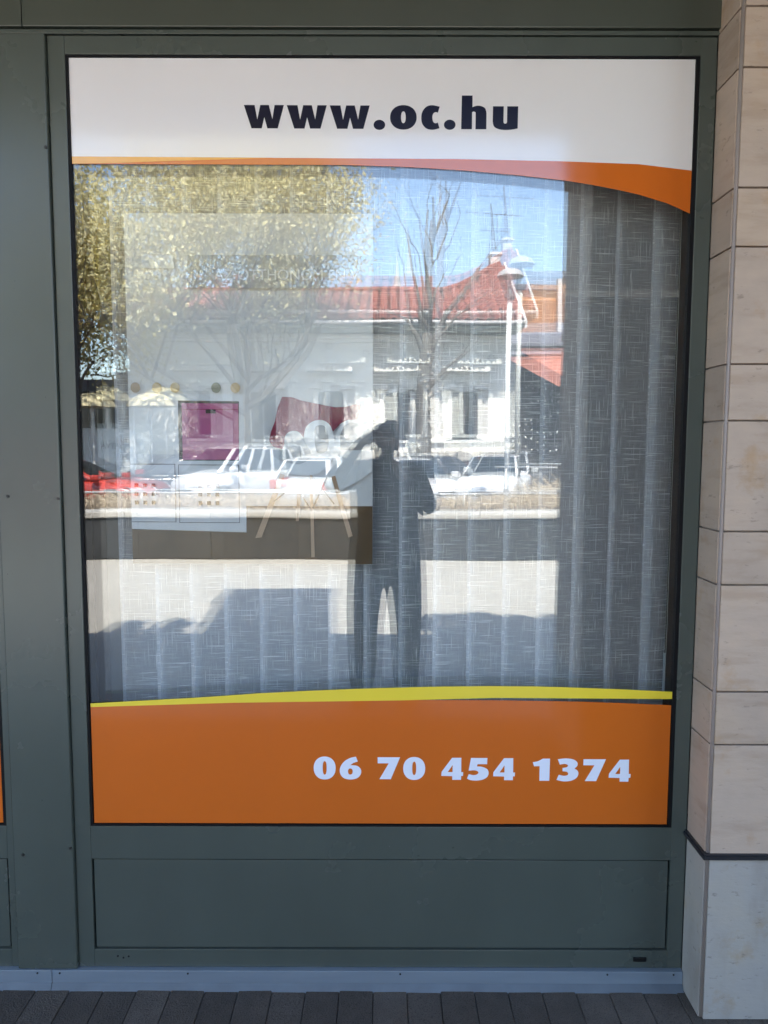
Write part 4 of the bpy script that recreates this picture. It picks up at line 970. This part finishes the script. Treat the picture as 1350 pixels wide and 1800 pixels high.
# ------------------------------------------------------------------ buildings to the right
OB = thing('orange_building', (12, -36, -.3), 'orange ribbed building with flat roof beyond the villa', 'building')
MB().box(5.2, 26, -44, -34, -.3, 9.1).build('wall', 'orange_wall', OB)
for i in range(44): MB().box(5.2, 26, -34.001, -33.95, 5.0 + i * .092, 5.04 + i * .092).build('siding_board', 'orange_wall', OB) if i < 40 else None
MB().box(5.0, 26, -44, -33.8, 9.101, 9.35).build('parapet', 'slate', OB)
for x in (8.2, 11.5): MB().box(x, x + .22, -33.94, -33.6, 7.1, 9.6).build('chimney_pipe', 'chimney', OB)
GB = thing('dark_building', (9, -31, -.3), 'dark slate walled building in front of the orange one', 'building')
MB().box(4.9, 22, -33.5, -29.5, -.3, 6.0).build('wall', 'darkwall', GB)
MB().add([(4.7, -29.2, 5.5), (22, -29.2, 5.5), (22, -31.5, 6.75), (4.7, -31.5, 6.75), (4.7, -33.6, 5.5), (22, -33.6, 5.5)], [(0, 1, 2, 3), (3, 2, 5, 4), (0, 3, 4), (1, 5, 2)]).build('roof', 'slate', GB)
mb = MB()
for (xa, xm, xb, z0_, z1_) in ((5.0, 6.9, 8.2, 4.0, 5.3), (7.6, 9.8, 12, 3.9, 5.35)):
    mb.add([(xa, -28.6, z1_), (xb, -28.6, z1_), (xm, -27.4, z0_)], [(0, 1, 2)])
mb.add([(4.9, -29.45, 5.45), (12.5, -29.45, 5.45), (12.5, -28.5, 5.25), (4.9, -28.5, 5.25)], [(0, 1, 2, 3)])
mb.build('red_canopy', 'rtile2', GB)
mb = MB(); rng = random.Random(21)
STR = thing('string_lights', (7, -29.3, 3), 'strings of small white globes hanging on the dark wall', 'lights')
for s_ in range(5):
    for i in range(16):
        x = 5.2 + i * .27; z = 1.7 + s_ * .55 + .25 * math.sin(x * 1.6 + s_) + rng.uniform(-.06, .06)
        mb.lathe((x, -29.35, z), [(.001, -.05), (.045, -.02), (.045, .02), (.001, .05)], 6)
tag(mb.build('globe', 'bulb', STR), kind='stuff')

# ------------------------------------------------------------------ far left: glass-walled shop and parasols
KS = thing('glass_pavilion', (-14, -26, -.12), 'dark glazed shop with white posts and a lettered panel left of the villa', 'building')
MB().box(-22, -9.6, -31, -25.2, -.12, 3.6).build('wall', 'pv_glass', KS)
MB().box(-22, -9.5, -31.2, -24.6, 3.601, 4.0).build('roof', 'slate', KS)
for x in (-10.0, -10.6, -12.3, -13.9, -15.6): MB().box(x - .07, x + .07, -24.9, -24.76, -.12, 3.6).build('post', 'stucco', KS)
SGP = MB().box(-9.95, -7.95, -21.35, -21.28, .35, 2.15); 
SG = thing('sign_panel', (-9.5, -21.3, -.12), 'pale freestanding panel with dark letters on thin white posts', 'sign')
SGP.build('panel', 'sign_white', SG)
for x in (-10.0, -7.9): MB().tube([(x, -21.3, -.15), (x, -21.3, 2.9)], .045, 8).build('post', 'pole', SG)
vs, fs = text_mesh('LÁTVÁ', 0.30, .003)
wd_ = max(v[0] for v in vs)
MB().add([(-8.25 - v[0] * .8 , -21.27 + v[2], 1.52 + v[1] * .8) for v in vs], [f[::-1] for f in fs]).build('lettering', 'car_dark', SG)
for i, (x, y, z, lb) in enumerate(((-8.9, -20.5, 3.1, 'pale yellow parasol standing farthest left under the leafy tree'), (-7.3, -21.2, 3.15, 'pale yellow parasol nearer the villa under the leafy tree'))):
    pr = thing('parasol', (x, y, -.15), lb, 'parasol', 'parasols under the tree')
    MB().tube([(x, y, -.15), (x, y, z)], .03, 8).build('pole', 'pole', pr)
    MB().lathe((x, y, z), [(.78, -.32), (.75, -.24), (.6, -.08), (.35, .06), (.02, .12)], 12).build('canopy', 'parasol', pr, smooth=True)

# ------------------------------------------------------------------ spire
SPR = thing('church_spire', (1.1, -78, 0), 'thin pale church spire far beyond the villa roof', 'tower')
MB().box(.2, 2.4, -79, -77, 0, 16).build('tower', 'chimney', SPR)
MB().lathe((1.3, -78, 16), [(1.0, 0), (1.05, .6), (.75, 1.6), (.35, 3.2), (.08, 5.2), (.02, 6.6)], 8).build('spire', 'lampcap', SPR)

# ------------------------------------------------------------------ street lamp
LP = thing('street_lamp', (2.66, -14.0, -.16), 'slim white street lamp with domed cap and clear bell-shaped shade', 'street lamp')
MB().tube([(2.66, -14, -.16), (2.66, -14, 4.70)], [.062, .055], 14).build('pole', 'pole', LP, smooth=True)
MB().lathe((2.66, -14, 4.70), [(.055, 0), (.10, .02), (.12, .10), (.09, .16), (.03, .30), (.02, .52)], 16).build('fitting', 'metal_dark', LP, smooth=True)
MB().lathe((2.66, -14, 4.78), [(.10, 0), (.16, .16), (.23, .34), (.26, .43)], 20).build('shade', 'lampglass', LP, smooth=True)
MB().lathe((2.66, -14, 5.21), [(.28, -.02), (.275, .02), (.22, .09), (.12, .14), (.01, .16)], 24).build('cap', 'lampcap', LP, smooth=True)

# ================================================================== TREES
def grow(mb, tips, p, d, L, r, depth, rng, up=0.25, spread=0.6, wob=0.18, k=6, taper=.62, bound=None):
    pts = [p]; rad = [r]; n = 4
    for i in range(n):
        d = (d + Vector((rng.gauss(0, wob), rng.gauss(0, wob), rng.gauss(0, wob) + up * .25))).normalized()
        p = p + d * L / n; pts.append(p); rad.append(r * (1 - (1 - taper) * (i + 1) / n))
        if depth <= 3: tips.append((p.copy(), d.copy()))
    mb.tube(pts, rad, max(3, k), cap=False)
    if depth == 0: return
    nb = 3 if depth > 1 else 3
    for b in range(nb):
        t = rng.uniform(0.45, 1.0) if b else 1.0
        q = pts[0].lerp(pts[-1], t) if t < 1 else pts[-1]
        ax = Vector((rng.gauss(0, 1), rng.gauss(0, 1), rng.gauss(0, .4))).normalized()
        nd = (d + ax * spread * rng.uniform(.5, 1.2) + Vector((0, 0, up * .4))).normalized()
        grow(mb, tips, q, nd, L * rng.uniform(.62, .86), r * taper * rng.uniform(.6, .9), depth - 1, rng, up, spread, wob, k - 1, taper, bound)
def leafy(base, h, r, label, nleaf, seed, depth=5, spread=.7, up=.35, mat='leaf', L0=1.9, size=.07, dirs=((.1, 0, 1),), sc=1.0, xmax=99):
    t = thing('leafy_tree', base, label, 'tree'); rng = random.Random(seed); b = Vector(base)
    mb = MB(); top = b + Vector((.05, 0, h)); mb.tube([b, b + Vector((.05, .02, h * .5)), top], [r * 1.25, r, r * .9], 12, cap=False); mb.build('trunk', 'bark_dark', t, smooth=True)
    mb = MB(); tips = []
    for q_, d in enumerate(dirs):
        st = b.lerp(top, 1.0 if q_ < 2 else rng.uniform(.55, 1.0))
        grow(mb, tips, st, Vector(d).normalized(), L0 * rng.uniform(.75, 1.1), r * rng.uniform(.28, .45), depth, rng, up, spread, .24)
    mb.build('limbs', 'bark_dark', t)
    ng = np.random.default_rng(seed)
    P_ = np.array([tuple(p) for p, d in tips if p.x < xmax + ng.exponential(.5)]); idx = ng.integers(0, len(P_), nleaf)
    pp = P_[idx] + ng.normal(size=(nleaf, 3)) * np.array([.17, .17, .22]) * sc
    leaf_quads(t, 'crown', pp, size, mat, ng)
    return t
leafy((-4.6, -21.6, -.1), 3.4, .30, 'large tree in pale yellow-green young leaf, trunk between the parked cars', 58000, 4, L0=3.3, spread=.72, up=.42, depth=5,
      dirs=((-.75, 0, .8), (-.35, .2, 1), (.45, -.1, 1), (-.9, .1, .25), (.0, .3, 1.1), (.8, .1, .3), (.3, .2, .8)), size=.050, sc=2.0, xmax=-.9)
leafy((-10.6, -21.8, -.1), 2.6, .28, 'dense darker yellow-green tree at far left above the red car', 50000, 9, L0=2.7, spread=.75, up=.32, depth=5,
      dirs=((.5, 0, .8), (-.4, .2, 1), (.1, -.2, 1), (.8, .3, .3), (-.1, .3, 1.1)), mat='leaf2', size=.060, sc=1.7)
# pollarded tree in front of the villa
BT = thing('bare_tree', (1.25, -20.4, -.16), 'pollarded bare tree with knobbly trunk in front of the villa', 'tree')
mb = MB(); x, y = 1.25, -20.4
mb.tube([(x + .03, y, -.16), (x - .02, y, 1.2), (x - .08, y, 3.0), (x - .02, y, 4.3), (x + .02, y, 5.2)], [.30, .24, .21, .19, .13], 12); mb.build('trunk', 'bark', BT, smooth=True)
mb = MB(); rng = random.Random(31)
for i in range(70): # knobs and burrs on the trunk
    z = rng.uniform(.6, 4.4); a = rng.uniform(0, math.tau); mb.lathe((x - .04 + .2 * math.cos(a), y + .2 * math.sin(a), z), [(.001, -.07), (.05, -.035), (.065, 0), (.045, .04), (.001, .07)], 6)
mb.build('burr', 'bark_pale', BT, smooth=True)
def limb(pts, r0):
    mb.tube(pts, [1.25 * r0 * (1 - .6 * i / (len(pts) - 1)) for i in range(len(pts))], 7)
mb = MB(); q = lambda dx, z, dy=0: (x + dx * .82, y + dy, z)
limb([q(.02, 5.0), q(.06, 6.0), q(.12, 7.0), q(.22, 8.3)], .13); limb([q(.08, 6.6), q(-.02, 7.4), q(.05, 8.6)], .07); limb([q(.12, 7.1), q(.3, 7.9), q(.2, 8.9, .2)], .06)
limb([q(.16, 7.6), q(.45, 8.2), q(.72, 8.8)], .05); limb([q(.10, 6.9), q(.4, 7.2), q(.62, 7.7)], .035)
limb([q(-.03, 4.2), q(-.35, 4.9), q(-.75, 5.4)], .09); limb([q(0, 4.1), q(.35, 4.9), q(.75, 5.6), q(1.35, 6.2), q(1.9, 6.9)], .09); limb([q(.3, 4.8), q(.6, 5.0), q(1.2, 5.6)], .05)
limb([q(-.05, 3.3), q(.35, 3.6), q(.75, 4.0), q(1.2, 4.3)], .07); limb([q(-.2, 4.7), q(-.25, 5.8), q(-.5, 6.8), q(-.7, 7.9)], .06); limb([q(-.1, 5), q(-.1, 6.2), q(-.25, 7.2)], .05)
limb([q(0, 4.4), q(.1, 5.4), q(.35, 6.3)], .06); limb([q(-.45, 5.1), q(-.7, 5.7), q(-.8, 6.6)], .03)
mb.build('limbs', 'bark', BT, smooth=True)
mb = MB(); rng = random.Random(77)
for st, dr in ((q(.2, 8.2), (.2, 0, 1)), (q(.05, 8.5), (-.1, 0, 1)), (q(.72, 8.8), (.6, 0, .8)), (q(1.9, 6.9), (.7, 0, .7)), (q(-.7, 7.9), (-.2, 0, 1)), (q(1.2, 4.3), (.8, 0, .4)), (q(-.25, 7.2), (0, 0, 1)), (q(.62, 7.7), (.6, 0, .8)), (q(.35, 6.3), (.4, 0, 1)), (q(-.8, 6.6), (-.3, 0, 1)), (q(-.75, 5.4), (-.6, 0, .7)), (q(1.2, 5.6), (.7, 0, .5))):
    grow(mb, [], Vector(st), Vector(dr).normalized(), .7, .022, 1, rng, .3, .45, .2, 4)
mb.build('twigs', 'bark', BT)
